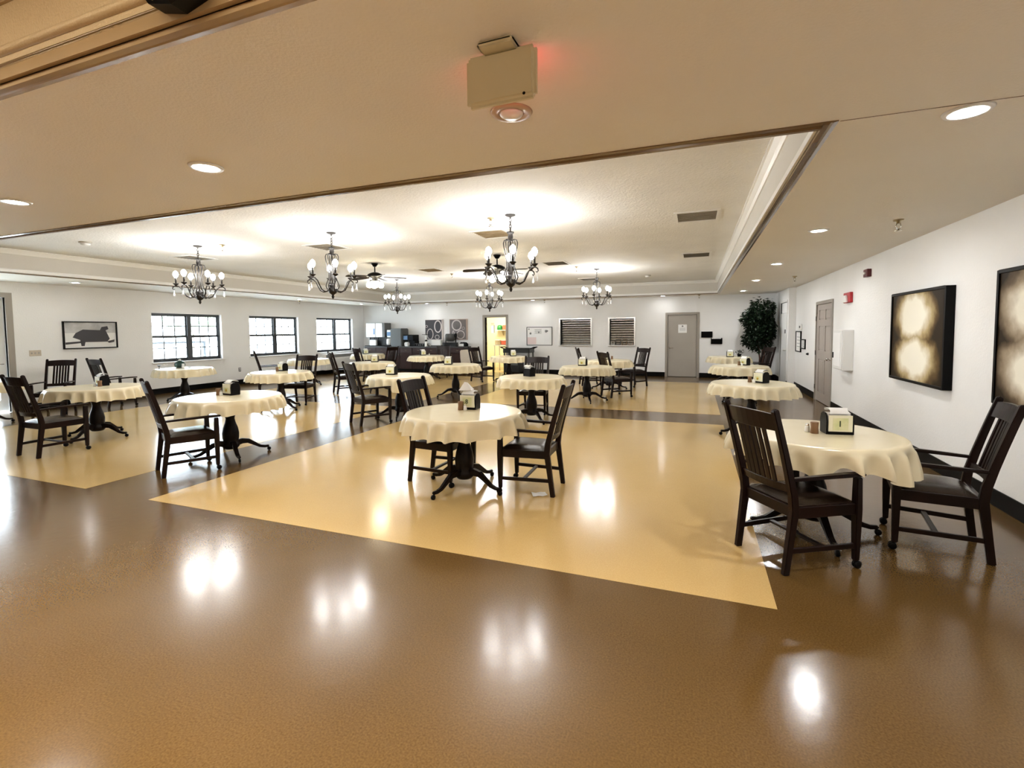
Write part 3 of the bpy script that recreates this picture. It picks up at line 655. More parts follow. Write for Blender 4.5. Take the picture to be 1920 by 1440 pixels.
# ring prints above the counter
def ring(mb, cx, cz, rx, rz, w, y, n=40):
    o = len(mb.v); vs = []
    for j in range(n):
        t = 2 * PI * j / n
        for k in (1.0, 0.0):
            vs.append((cx + (rx - w * (1 - k)) * math.cos(t), y, cz + (rz - w * (1 - k)) * math.sin(t)))
    vs += [(v[0], v[1] + 0.002, v[2]) for v in vs]
    fs = []
    for j in range(n):
        a, b = 2 * j, 2 * ((j + 1) % n); q = 2 * n
        fs += [(a, b, b + 1, a + 1), (a, a + q, b + q, b), (a + 1, b + 1, b + 1 + q, a + 1 + q)]
    return mb._add(vs, fs)
for nm, x0, x1, m, rings, lab in (
    ('wall_print', -10.17, -9.38, M_PDARK, [(0.18, 0.52, 0.17, 0.25, 0.045), (-0.18, 0.22, 0.15, 0.22, 0.03), (0.14, 0.10, 0.10, 0.09, 0.02), (-0.34, 0.53, 0.06, 0.05, 0.015)], 'charcoal print of pale rings and a cup, above the counter'),
    ('wall_print', -9.08, -8.30, M_PDARK2, [(-0.07, 0.56, 0.22, 0.22, 0.05), (0.10, 0.19, 0.18, 0.17, 0.035), (-0.22, 0.16, 0.06, 0.20, 0.035), (0.22, 0.44, 0.06, 0.06, 0.012)], 'umber print of pale rings, nearer the kitchen doorway')):
    xc = (x0 + x1) / 2; w = (x1 - x0) / 2
    t = thing(nm, (xc, YB, 1.25), lab, 'picture', 'ring prints above the counter')
    MB().box(-w, w, -0.035, 0, 0.0, 0.81).build('canvas_edge', M_PFRAME if m is M_PDARK2 else M_RING, t)
    MB().box(-w + (0.0 if m is M_PDARK else 0.03), w - 0.05, -0.0375, -0.035, 0.02, 0.79).build('print_field', m, t)
    mb = MB()
    for cx, cz, rx, rz_, ww in rings: ring(mb, cx, cz + 0.01, min(rx, w), rz_, ww, -0.0395)
    mb.build('ring_print', M_RING, t)

# bulletin board
t = thing('bulletin_board', (-5.37, YB, 1.06), 'bulletin board with pinned sheets between the doorway and the wide hatch', 'board')
MB().box(-0.48, 0.48, -0.02, 0, 0, 0.64).build('backing', M_PAPER, t)
MB().box(-0.49, 0.49, -0.03, 0, -0.02, 0.0).box(-0.49, 0.49, -0.03, 0, 0.64, 0.66).box(-0.49, -0.47, -0.03, 0, 0, 0.64).box(0.47, 0.49, -0.03, 0, 0, 0.64).build('frame', M_DGREY, t)
for x0, x1, z0, z1, m in ((-0.46, -0.22, 0.3, 0.62, M_PAPER), (-0.46, -0.12, 0.02, 0.28, M_PINK), (-0.02, 0.16, 0.05, 0.34, M_PAPER), (-0.2, 0.1, 0.4, 0.6, M_WHT), (0.2, 0.45, 0.32, 0.6, M_PAPER)):
    MB().box(x0, x1, -0.024, -0.02, z0, z1).build('pinned_sheet', m, t)
mb = MB()
for x, z, r in ((-0.40, 0.58, 0.025), (-0.34, 0.42, 0.04), (-0.02, 0.46, 0.03), (0.26, 0.50, 0.05), (0.31, 0.51, 0.03)):
    mb.lathe([(r, 0), (r, -0.001), (1e-6, -0.001)], 10, (x, -0.0245, z), axis='y')
for i in range(5): mb.box(-0.18 + 0.02 * (i % 2), 0.08, -0.0252, -0.0243, 0.42 + 0.035 * i, 0.43 + 0.035 * i)
mb.build('printed_marks', M_PRINTG, t)

# file holders beside the flat door
for x, z, lab in ((0.35, 1.31, 'black wall file holder, upper one beside the flat door'), (0.645, 1.10, 'black wall file holder, lower one holding loose white papers')):
    t = thing('wall_file', (x, YB, z), lab, 'file holder', 'wall files by the flat door')
    MB().box(-0.17, 0.17, -0.012, 0, 0, 0.2).build('back_plate', M_BLK, t)
    MB().prism([(-0.012, 0.0), (-0.05, 0.0), (-0.10, 0.17), (-0.09, 0.17), (-0.045, 0.012), (-0.012, 0.012)], 'x', -0.17, 0.17).build('pocket', M_BLK, t)
    if z < 1.2: MB().prism([(-0.14, 0.05), (0.1, 0.05), (0.14, 0.2), (0.02, 0.36), (-0.15, 0.33)], 'y', -0.03, -0.022).build('papers', M_PAPER, t)

# linen hamper and utility cart
t = thing('linen_hamper', (-7.87, 16.2, 0), 'square cream linen hamper on a wheeled frame beside the cabinets', 'hamper')
MB().prism([(-0.20, 0.22), (0.24, 0.22), (0.26, 0.6), (0.27, 0.86), (0.2, 0.9), (-0.26, 0.89), (-0.25, 0.6)], 'y', -0.25, 0.25).build('bag', M_LINEN, t, bevel=0.03, seg=2)
MB().prism([(0.05, 0.62), (0.28, 0.66), (0.285, 0.9), (0.18, 0.91)], 'y', -0.275, -0.245).build('folded_flap', M_LINEN, t, bevel=0.01)
for x in (-0.2, 0.22):
    for y in (-0.22, 0.22):
        l = MB().tube([(x, y, 0.06), (x, y, 0.3)], 0.014).build('leg', M_CHROME, t)
        MB().lathe([(0.035, -0.012), (0.035, 0.012)], 12, (x, y, 0.035), axis='x').build('caster', M_BLK, l)
t = thing('utility_cart', (-5.95, 16.35, 0), 'black two-tub utility cart by the counter wall', 'cart')
for z0, z1, nm in ((0.80, 0.96, 'upper_tub'),):
    MB().box(-0.5, 0.5, -0.28, 0.28, z0, z0 + 0.02).box(-0.5, 0.5, -0.28, -0.255, z0, z1).box(-0.5, 0.5, 0.255, 0.28, z0, z1).box(-0.5, -0.475, -0.28, 0.28, z0, z1).box(0.475, 0.5, -0.28, 0.28, z0, z1).build(nm, M_DGREY, t, bevel=0.01)
for s in (-1, 1): MB().tube([(s * 0.49, -0.2, 0.94), (s * 0.63, -0.2, 1.0), (s * 0.66, 0, 1.0), (s * 0.63, 0.2, 1.0), (s * 0.49, 0.2, 0.94)], 0.018).build('push_handle', M_BLK, t)
for x in (-0.46, 0.46):
    for y in (-0.24, 0.24):
        l = MB().cbox((x, y, 0.51), (0.05, 0.05, 0.86)).build('leg', M_GREY, t); MB().lathe([(0.05, -0.015), (0.05, 0.015)], 12, (x, y, 0.05), axis='x').build('caster', M_BLK, l)
MB().box(-0.48, 0.12, -0.30, 0.2, 0.10, 0.70).build('lower_cabinet', M_DGREY, t, bevel=0.012)
MB().box(-0.36, 0.06, -0.308, -0.298, 0.36, 0.62).build('front_panel', M_GREY, t)

# ------------------------------------------------------------------ things on the paintings wall
def painting(name, y0, y1, z0, z1, mart, lab):
    yc, zc = (y0 + y1) / 2, (z0 + z1) / 2
    t = thing(name, (XR, yc, zc), lab, 'painting', 'large sepia paintings on the wall')
    hy, hz, dp = (y1 - y0) / 2, (z1 - z0) / 2, 0.085
    MB().box(-dp, 0, -hy, -hy + 0.03, -hz, hz).box(-dp, 0, hy - 0.03, hy, -hz, hz).box(-dp, 0, -hy + 0.03, hy - 0.03, -hz, -hz + 0.03).box(-dp, 0, -hy + 0.03, hy - 0.03, hz - 0.03, hz).build('frame', M_BLK, t, bevel=0.003)
    MB().box(-dp + 0.012, -0.01, -hy + 0.03, hy - 0.03, -hz + 0.03, hz - 0.03).build('canvas', mart, t)
painting('framed_painting', 6.32, 7.82, 0.93, 2.03, M_ART1, 'sepia painting of two pale glows over dark water, black deep frame')
painting('framed_painting', 4.10, 5.42, 0.93, 2.08, M_ART2, 'greyer sepia painting of a horizon, cut by the picture edge')
t = thing('extinguisher_cabinet', (XR, 9.98, 0.86), 'white surface-mounted extinguisher cabinet next to the six panel door', 'cabinet')
MB().box(-0.16, 0, -0.27, 0.30, 0, 0.70).build('box', M_WHT, t, bevel=0.005)
dr = MB().box(-0.175, -0.16, -0.26, 0.29, 0.015, 0.685).build('door', M_WHT, t, bevel=0.004)
MB().box(-0.182, -0.174, -0.20, 0.24, 0.06, 0.64).build('door_panel', M_PAPER, dr, bevel=0.003)
MB().box(-0.2, -0.18, 0.2, 0.23, 0.2, 0.3).build('pull', M_DGREY, dr)
t = thing('alarm_strobe', (XR, 10.02, 2.03), 'red fire alarm strobe with white lens above the extinguisher cabinet', 'alarm')
MB().box(-0.05, 0, -0.19, 0.19, 0, 0.18).build('housing', M_RED, t, bevel=0.008); MB().prism([(-0.10, 0.01), (0.10, 0.01), (0.06, 0.13), (-0.06, 0.13)], 'x', -0.085, -0.05).build('lens', M_SALT, t, bevel=0.006)
t = thing('smoke_sounder', (XR, 9.02, 2.38), 'small dark red sounder high on the wall, apart from the strobe', 'alarm')
MB().box(-0.06, 0, -0.09, 0.09, 0, 0.12).build('housing', mat('dark_red', (0.10, 0.008, 0.012), 0.4), t, bevel=0.006); MB().box(-0.075, -0.06, -0.02, 0.05, 0.045, 0.075).build('lens', M_SALT, t)
for y0, y1, z0, z1, lab in ((14.02, 14.66, 0.98, 1.52, 'tall thin black notice frame next to the wall jog'), (13.50, 13.98, 1.08, 1.32, 'small black frame with a printed sheet, beside the tall notice frame')):
    t = thing('notice_frame', (XR, (y0 + y1) / 2, z0), lab, 'frame', 'black notice frames')
    h, w = z1 - z0, (y1 - y0) / 2
    MB().box(-0.03, 0, -w, -w + 0.03, 0, h).box(-0.03, 0, w - 0.03, w, 0, h).box(-0.03, 0, -w + 0.03, w - 0.03, 0, 0.025).box(-0.03, 0, -w + 0.03, w - 0.03, h - 0.025, h).build('frame', M_BLK, t)
    MB().box(-0.014, 0, -w + 0.03, w - 0.03, 0.025, h - 0.025).build('sheet', M_PAPER, t)
    mb = MB()
    for i in range(4): mb.box(-0.0155, -0.0138, -w * 0.6, w * 0.6, h * (0.25 + 0.15 * i), h * (0.25 + 0.15 * i) + 0.012)
    mb.build('print_lines', M_PRINTG, t)
t = thing('thermostat', (XR, 14.12, 1.545), 'white thermostat above the black notice frames', 'thermostat')
MB().box(-0.035, 0, -0.16, 0.16, 0, 0.16).build('cover', M_WHT, t, bevel=0.012, seg=2); MB().box(-0.037, -0.034, -0.08, 0.06, 0.05, 0.11).build('display', M_GREY, t)
tag(MB().lathe([(0.03, 0), (0.026, -0.03), (0.012, -0.05), (1e-6, -0.055)], 12, (XR, 13.2, 0.98), axis='x').build('wall_stop', M_DGREY), 'small dark round stop on the wall beneath the notice frames', 'door stop')

# ------------------------------------------------------------------ things on the window wall
t = thing('framed_picture', (XL, 7.05, 1.265), 'black framed picture of a dark barrow shape on pale ground', 'picture')
MB().box(0, 0.045, -0.54, -0.515, 0, 0.625).box(0, 0.045, 0.515, 0.54, 0, 0.625).box(0, 0.045, -0.515, 0.515, 0, 0.022).box(0, 0.045, -0.515, 0.515, 0.603, 0.625).build('frame', M_BLK, t)
MB().box(0, 0.02, -0.515, 0.515, 0.022, 0.603).build('sheet', M_WHT, t)
MB().box(0.0195, 0.0212, -0.515, 0.515, 0.36, 0.603).build('grey_sky_print', mat('grey_sky', (0.42, 0.42, 0.42), 0.6, col2=(0.6, 0.6, 0.6), scale=4), t)
for poly in ([(-0.30, 0.36), (-0.16, 0.44), (0.30, 0.42), (0.38, 0.22), (0.32, 0.15), (-0.12, 0.15), (-0.14, 0.06), (-0.2, 0.06), (-0.22, 0.2), (-0.36, 0.26)], [(0.18, 0.42), (0.22, 0.5), (0.34, 0.52), (0.36, 0.45), (0.3, 0.42)], [(-0.5, 0.1), (-0.2, 0.13), (-0.2, 0.17), (-0.5, 0.15)], [(0.32, 0.16), (0.48, 0.2), (0.47, 0.14), (0.36, 0.12)]):
    MB().prism(poly, 'x', 0.0205, 0.0235).build('dark_shape_print', M_PDARK, t)
t = thing('switch_plate', (XL, 6.02, 1.14), 'ivory triple switch plate beneath the black framed picture', 'switch')
MB().box(0, 0.008, -0.10, 0.10, 0, 0.125).build('plate', M_LINEN, t, bevel=0.003)
for y in (-0.06, 0, 0.06): MB().box(0.008, 0.018, y - 0.012, y + 0.012, 0.045, 0.08).build('toggle', M_VENT, t)
t = thing('outlet_plate', (XL, 10.95, 0.40), 'ivory outlet plate low on the wall between first and second windows', 'outlet')
MB().box(0, 0.008, -0.04, 0.04, 0, 0.12).build('plate', M_GREY, t, bevel=0.003)
for z in (0.03, 0.075): MB().box(0.008, 0.011, -0.02, 0.02, z, z + 0.03).build('socket', M_WALL, t)
t = thing('wall_air_conditioner', (XL, 15.25, 0.16), 'white through-wall air conditioner below the third window', 'air conditioner')
MB().box(0.0, 0.24, -0.85, 0.85, 0, 0.60).build('casing', M_WALL, t, bevel=0.015, seg=2)
for i in range(6): MB().box(0.238, 0.25, -0.8, 0.8, 0.47 + 0.018 * i, 0.48 + 0.018 * i).build('louvre_slat', M_GREY, t)
MB().box(0.238, 0.246, -0.8, 0.8, 0.06, 0.42).build('front_cover', M_WHT, t, bevel=0.004)

# ------------------------------------------------------------------ ceiling fixtures
def downlight(ml=None):
    t = empty('downlight')
    MB().lathe([(0.066, -0.001), (0.066, -0.012), (0.098, -0.010), (0.104, 0.0)], 28).build('trim_ring', M_WHT, t)
    MB().lathe([(0.070, -0.004), (0.060, -0.0075), (1e-6, -0.009)], 24).build('lens', ml or M_CAN, t)
    return t
DL = [(1.27, 3.15, 'lit round downlight over the paintings end of the front row'), (1.27, 6.3, 'lit downlight in the paintings-side row, second along'),
      (1.27, 9.25, 'lit downlight in the paintings-side row, third along'), (1.27, 12.2, 'lit downlight in the paintings-side row, fourth along'),
      (1.27, 15.4, 'lit downlight in the paintings-side row, fifth, by the plant'),
      (-3.0, 2.3, 'lit downlight in the front row beside the brown ceiling border'), (-5.19, 2.3, 'lit downlight in the front row towards the window wall'),
      (-12.2, 6.3, 'lit downlight above the black framed picture'), (-12.2, 9.4, 'lit downlight above the first window'), (-12.2, 12.45, 'lit downlight above the second window'),
      (-12.2, 15.6, 'lit downlight above the third window'), (-9.8, 16.5, 'lit downlight above the beverage counter'), (-5.45, 16.5, 'lit downlight above the bulletin board'),
      (-1.0, 16.5, 'lit downlight above the flat taupe door')]
d0, d1 = downlight(), downlight(M_CAN2); u0 = u1 = False
for x, y, lab in DL:
    if x < -6 or y > 16:
        o = copy_tree(d1) if u1 else d1; u1 = True
    else:
        o = copy_tree(d0) if u0 else d0; u0 = True
    o.location = (x, y, ZC); tag(o, lab, 'downlight', 'lit recessed downlights')
t = thing('eyeball_light', (-0.87, 2.31, ZC), 'unlit beige eyeball downlight behind the blank-backed exit sign', 'downlight')
MB().lathe([(0.062, 0.0), (0.064, -0.010), (0.100, -0.008), (0.106, 0.0)], 28).build('trim_ring', M_PINKBEIGE, t)
MB().lathe([(0.063, -0.002), (0.055, -0.016), (0.035, -0.028), (1e-6, -0.032)], 22).build('eyeball', M_SALT, t)

# exit sign: its blank back faces the room's front, the red side faces the dining room
t = thing('exit_sign', (-0.71, 1.78, ZC), 'ivory exit sign hanging from the ceiling, blank back towards us, glowing red beyond', 'sign', rz=R(-1))
MB().box(-0.075, 0.075, -0.075, 0.035, -0.022, 0).build('canopy', M_OFFW, t, bevel=0.018, seg=3)
MB().box(-0.145, 0.145, -0.022, 0.022, -0.212, -0.016).build('housing', M_OFFW, t, bevel=0.016, seg=3)
MB().box(-0.125, 0.125, 0.022, 0.028, -0.19, -0.04).build('lit_face', M_REDGLOW, t)
MB().lathe([(0.006, 0), (0.006, -0.001), (1e-6, -0.001)], 10, (0.10, -0.0225, -0.198), axis='y').build('test_button', M_BLK, t)
# black wall speaker on the foyer tray face
t = thing('wall_speaker', (-1.625, NY1 - 0.022, 2.695), 'glossy black wedge speaker on the brown foyer ceiling face', 'speaker')
MB().prism([(-0.14, 0.03), (-0.02, 0.0), (0.12, 0.03), (0.14, 0.24), (-0.16, 0.24)], 'y', -0.06, 0.02).build('case', M_BLK, t, bevel=0.008)
MB().box(-0.10, -0.045, -0.064, -0.059, 0.026, 0.034).build('chrome_strip', M_CHROME, t)  # small chrome strip low on the case front
# unseen warm fill lamps added behind the camera; deep rims shield the tables
for dx, dy, wh in ((-3.9, -2.4, 'far corner, window side'), (-3.9, -0.5, 'border end, window side'), (-0.4, -2.4, 'far corner, paintings side'), (-0.4, -0.5, 'border end, paintings side')):
    t = thing('fill_disc_light', (dx, dy, ZU), 'added warm fill disc light in the foyer tray, %s' % wh, 'light', 'added foyer fill discs')
    MB().lathe([(0.30, 0), (0.30, -0.22), (0.265, -0.22), (0.26, -0.02)], 28).build('rim', M_BRASS, t); MB().lathe([(0.26, -0.02), (0.2, -0.024), (1e-6, -0.026)], 28).build('diffuser', M_FILL, t)

t = thing('fill_strip_light', (-2.0, 0.55, ZU), 'long warm fill strip added along the foyer tray, above the viewpoint', 'light')  # unseen lamp added to brighten the foyer tray face
MB().box(-2.9, 2.9, -0.05, 0.05, -0.035, 0).build('housing', M_WHT, t); MB().box(-2.88, 2.88, -0.02, 0.02, -0.045, -0.034).build('diffuser', M_FILLSTRIP, t)

def grille(x, y, z, sx, sy, n, lab, mf, ms, group, brown=False):
    t = thing('ceiling_vent', (x, y, z), lab, 'vent', group)
    w = 0.04
    MB().box(-sx / 2, sx / 2, -sy / 2, -sy / 2 + w, -0.012, 0).box(-sx / 2, sx / 2, sy / 2 - w, sy / 2, -0.012, 0).box(-sx / 2, -sx / 2 + w, -sy / 2 + w, sy / 2 - w, -0.012, 0).box(sx / 2 - w, sx / 2, -sy / 2 + w, sy / 2 - w, -0.012, 0).build('frame', M_TRAY, t)
    MB().box(-sx / 2 + w, sx / 2 - w, -sy / 2 + w, sy / 2 - w, -0.003, -0.001).build('duct_back', M_VBACK if not brown else M_BROWNV, t)
    for i in range(n):
        yy = -sy / 2 + w + (sy - 2 * w) * (i + 0.5) / n
        MB().prism([(yy - 0.014, -0.011), (yy - 0.010, -0.012), (yy + 0.014, -0.004), (yy + 0.010, -0.003)], 'x', -sx / 2 + w, sx / 2 - w).build('slat', ms, t)
    return t
for x, y, lab, br in ((0.0, 6.93, 'dusty ceiling vent next to the paintings-side crown, front', 0), (0.0, 10.5, 'dusty ceiling vent next to the paintings-side crown, farther back', 0),
                      (-2.93, 6.95, 'brown-stained ceiling vent beside the front paintings-side chandelier', 1), (-2.93, 10.5, 'ceiling vent in front of the rear paintings-side chandelier', 0),
                      (-6.05, 6.85, 'ceiling vent behind the front middle chandelier', 0), (-6.05, 10.4, 'brown-stained ceiling vent behind the ceiling fans', 1),
                      (-9.3, 6.8, 'ceiling vent behind the front window-side chandelier', 0), (-2.93, 14.2, 'ceiling vent close to the counter-side crown', 0)):
    grille(x, y, ZU, 0.56, 0.62, 8, lab, M_TRAY, M_BROWNV if br else M_VENT, 'vents in the raised ceiling', br)

def sprinkler():
    t = empty('sprinkler')
    MB().lathe([(0.036, 0), (0.034, -0.010), (0.014, -0.014), (0.014, -0.03)], 16).build('escutcheon', M_BRASS, t)
    MB().tube([(0.010, 0, -0.028), (0.017, 0, -0.05), (0.006, 0, -0.075)], 0.004, 6).tube([(-0.010, 0, -0.028), (-0.017, 0, -0.05), (-0.006, 0, -0.075)], 0.004, 6).build('yoke', M_CHROME, t)
    MB().lathe([(0.006, -0.07), (0.008, -0.08), (0.024, -0.083), (0.024, -0.086), (1e-6, -0.087)], 14).build('deflector', M_CHROME, t)
    return t
s0 = None
for x, y, z, lab in ((1.91, 6.02, ZC, 'brass sprinkler head near the sepia painting'), (1.94, 11.67, ZC, 'brass sprinkler head near the wall jog'), (-2.55, 5.96, ZU, 'sprinkler head beside the front paintings-side chandelier'),
                     (-7.5, 5.98, ZU, 'sprinkler head beside the front window-side chandelier'), (-2.64, 11.3, ZU, 'sprinkler head beside the rear paintings-side chandelier'), (-5.95, 11.3, ZU, 'sprinkler head beside the rear middle chandelier'),
                     (-8.95, 16.55, ZC, 'sprinkler head above the ring prints'), (-5.05, 16.6, ZC, 'sprinkler head above the bulletin board'), (0.1, 16.55, ZC, 'sprinkler head above the wall files'), (-12.75, 13.0, ZC, 'sprinkler head over the second window')):
    if s0 is None: s0 = o = sprinkler()
    else: o = copy_tree(s0)
    o.scale = (1.3, 1.3, 1.3); o.location = (x, y, z); tag(o, lab, 'sprinkler', 'fire sprinkler heads')
for x, y, lab in ((-9.27, 4.95, 'round white smoke detector near the front window-side crown'), (-1.25, 13.9, 'round white smoke detector near the counter-side crown')):
    t = thing('smoke_detector', (x, y, ZU), lab, 'detector', 'smoke detectors')
    MB().lathe([(0.085, 0), (0.085, -0.018), (0.07, -0.022)], 24).build('base', M_VENT, t); MB().lathe([(0.068, -0.02), (0.062, -0.045), (0.04, -0.055), (1e-6, -0.057)], 24).build('cover', M_WHT, t)

# ------------------------------------------------------------------ chandeliers
def chandelier():
    t = empty('chandelier')          # origin at the ceiling
    MB().lathe([(0.070, 0), (0.068, -0.012), (0.045, -0.024), (0.012, -0.032), (0.008, -0.05)], 20).build('canopy', M_IRON, t)
    ch = MB()
    z = -0.05
    for i in range(4):
        pts = []
        for j in range(13):
            a = 2 * PI * j / 12; dx, dz = 0.013 * math.cos(a), 0.026 * math.sin(a)
            pts.append((dx if i % 2 == 0 else 0, 0 if i % 2 == 0 else dx, z - 0.022 + dz))
        ch.tube(pts, 0.0042, 6, cap=False); z -= 0.038
    ch.build('chain', M_IRON, t)
    MB().lathe([(0.006, -0.20), (0.012, -0.212), (0.050, -0.222), (0.044, -0.236), (0.030, -0.25), (0.034, -0.29), (0.022, -0.32), (0.028, -0.335), (0.014, -0.35)], 16).build('crown_cup', M_IRON, t)
    MB().lathe([(0.012, -0.34), (0.018, -0.40), (0.010, -0.48), (0.009, -0.66), (0.018, -0.70), (0.011, -0.74), (0.026, -0.78)], 12).build('stem', M_IRON, t)
    for i in range(6):
        a = PI / 6 + i * PI / 3
        pr = [(0.022, -0.335), (0.050, -0.318), (0.080, -0.325), (0.093, -0.36), (0.088, -0.42), (0.066, -0.52), (0.050, -0.60), (0.052, -0.67), (0.080, -0.75), (0.096, -0.80), (0.080, -0.84), (0.050, -0.86)]
        MB().tube([(r * math.cos(a), r * math.sin(a), z) for r, z in pr], [0.008] * 3 + [0.0075] * 5 + [0.007] * 4, 6).build('scroll_band', M_IRON, t)
    MB().lathe([(0.030, -0.76), (0.058, -0.79), (0.046, -0.82), (0.060, -0.85), (0.066, -0.875), (0.050, -0.905), (0.024, -0.925), (0.014, -0.935), (0.022, -0.955), (0.012, -0.985), (1e-6, -0.992)], 20).build('bowl', M_IRON, t)
    for i in range(6):
        a = i * PI / 3 + 0.28
        pr = [(0.05, -0.83), (0.09, -0.875), (0.14, -0.885), (0.19, -0.86), (0.225, -0.80), (0.255, -0.735), (0.30, -0.695), (0.345, -0.69), (0.378, -0.71), (0.385, -0.74), (0.368, -0.757), (0.352, -0.745)]
        arm = MB().tube([(r * math.cos(a), r * math.sin(a), z) for r, z in pr], [0.011] * 4 + [0.009] * 5 + [0.007] * 3, 7).build('arm', M_IRON, t)
        q = (0.335 * math.cos(a), 0.335 * math.sin(a), 0)
        MB().lathe([(0.008, -0.69), (0.018, -0.68), (0.044, -0.655), (0.047, -0.648), (0.014, -0.643)], 14, q).build('drip_cup', M_IRON, arm)
        MB().lathe([(0.013, -0.645), (0.013, -0.555), (0.009, -0.55)], 10, q).build('candle_sleeve', M_IRON, arm)
        MB().lathe([(0.010, -0.555), (0.030, -0.530), (0.040, -0.500), (0.034, -0.468), (0.016, -0.446), (1e-6, -0.436)], 12, q).build('bulb', M_BULB, arm)
        c = (0.366 * math.cos(a), 0.366 * math.sin(a), 0)
        MB().lathe([(0.002, -0.755), (0.005, -0.775), (0.009, -0.80), (0.018, -0.845), (0.017, -0.862), (1e-6, -0.872)], 8, c).build('crystal_drop', M_CRYS, arm)
    return t
c0 = None
for x, y, lab in ((-2.25, 5.9, 'bronze six-arm chandelier, front row, paintings side'), (-5.13, 5.9, 'bronze six-arm chandelier, front row, middle'), (-7.98, 5.9, 'bronze six-arm chandelier, front row, window side'),
                  (-2.28, 11.9, 'bronze six-arm chandelier, rear row, paintings side'), (-5.15, 11.9, 'bronze six-arm chandelier, rear row, middle'), (-8.05, 11.9, 'bronze six-arm chandelier, rear row, window side')):
    if c0 is None: c0 = o = chandelier()
    else: o = copy_tree(c0)
    o.location = (x, y, ZU); o.rotation_euler.z = random.uniform(0, 1); tag(o, lab, 'chandelier', 'bronze chandeliers in two rows of three')

def fan():
    t = empty('ceiling_fan')
    MB().lathe([(0.075, 0), (0.07, -0.02), (0.035, -0.07), (0.018, -0.075)], 18).build('canopy', M_BLK, t)
    MB().tube([(0, 0, -0.07), (0, 0, -0.20)], 0.014).build('downrod', M_BLK, t)
    MB().lathe([(0.03, -0.19), (0.09, -0.205), (0.155, -0.24), (0.16, -0.265), (0.12, -0.30), (0.06, -0.32), (0.055, -0.37), (0.03, -0.385)], 24).build('motor', M_BLK, t)
    for i in range(5):
        a = i * 2 * PI / 5 + 0.35
        b = MB().prism([(0.20, -0.05), (0.30, -0.062), (0.60, -0.072), (0.665, -0.055), (0.68, 0.0), (0.665, 0.055), (0.60, 0.072), (0.30, 0.062), (0.20, 0.05)], 'z', -0.005, 0.005)
        b.v = [(x, y * math.cos(R(12)) - z * math.sin(R(12)), y * math.sin(R(12)) + z * math.cos(R(12)) - 0.285 - 0.05 * x) for x, y, z in b.v]
        ca, sa = math.cos(a), math.sin(a)
        b.v = [(x * ca - y * sa, x * sa + y * ca, z) for x, y, z in b.v]
        bl = b.build('blade', M_TWOOD, t)
        MB().sweep([(0.10 * ca, 0.10 * sa, -0.275), (0.17 * ca, 0.17 * sa, -0.29), (0.24 * ca, 0.24 * sa, -0.30)], [0.03, 0.035, 0.05], 0.006, (-sa, ca, 0)).build('blade_iron', M_BLK, bl)
    for i in range(4):
        a = i * PI / 2 + 0.6; c, s = math.cos(a), math.sin(a)
        ar = MB().tube([(0.04 * c, 0.04 * s, -0.36), (0.09 * c, 0.09 * s, -0.37), (0.12 * c, 0.12 * s, -0.40)], 0.009, 6).build('light_arm', M_BLK, t)
        MB().lathe([(0.022, -0.40), (0.045, -0.425), (0.062, -0.465), (0.058, -0.505), (0.03, -0.53), (1e-6, -0.535)], 14, (0.125 * c, 0.125 * s, 0)).build('globe', M_GLOBE, ar)
    return t
f0 = fan(); f0.location = (-6.58, 8.9, ZU); f0.rotation_euler.z = 0.2
tag(f0, 'black ceiling fan with lit globes, between middle and window-side chandeliers', 'fan', 'ceiling fans with light kits')
f1 = copy_tree(f0); f1.location = (-3.68, 8.9, ZU); f1.rotation_euler.z = 0.75
tag(f1, 'black ceiling fan with lit globes, behind the front paintings-side chandelier', 'fan', 'ceiling fans with light kits')

# ------------------------------------------------------------------ tables
TZ = 0.785
def table_proto():
    t = empty('pedestal_table')
    MB().lathe([(0.30, 0.735), (0.30, 0.748), (0.555, 0.75), (0.565, 0.76), (0.562, 0.778), (0.55, 0.781)], 40).build('table_top', M_TWOOD, t)
    MB().lathe([(0.075, 0.10), (0.10, 0.13), (0.10, 0.17), (0.085, 0.19), (0.095, 0.24), (0.098, 0.30), (0.085, 0.37), (0.062, 0.44), (0.052, 0.49), (0.060, 0.53), (0.072, 0.56), (0.066, 0.62), (0.085, 0.66), (0.09, 0.735)], 22).build('column', M_TWOOD, t)
    for i in range(4):
        a = i * PI / 2; c, s = math.cos(a), math.sin(a)
        pr = [(0.06, 0.165), (0.13, 0.18), (0.20, 0.17), (0.27, 0.125), (0.34, 0.078), (0.40, 0.062), (0.455, 0.064)]
        f = MB().sweep([(r * c, r * s, z) for r, z in pr], [0.058, 0.056, 0.052, 0.046, 0.042, 0.038, 0.034], [0.075, 0.07, 0.058, 0.046, 0.036, 0.032, 0.028], (-s, c, 0)).build('foot', M_TWOOD, t, bevel=0.008, seg=2)
        MB().tube([(0.44 * c, 0.44 * s, 0.058), (0.44 * c, 0.44 * s, 0.03)], 0.008, 6).lathe([(0.008, -0.012), (0.024, -0.010), (0.024, 0.010), (0.008, 0.012)], 12, (0.452 * c, 0.452 * s, 0.0245), axis='y' if abs(c) > 0.5 else 'x').build('caster', M_BLK, f)
    return t
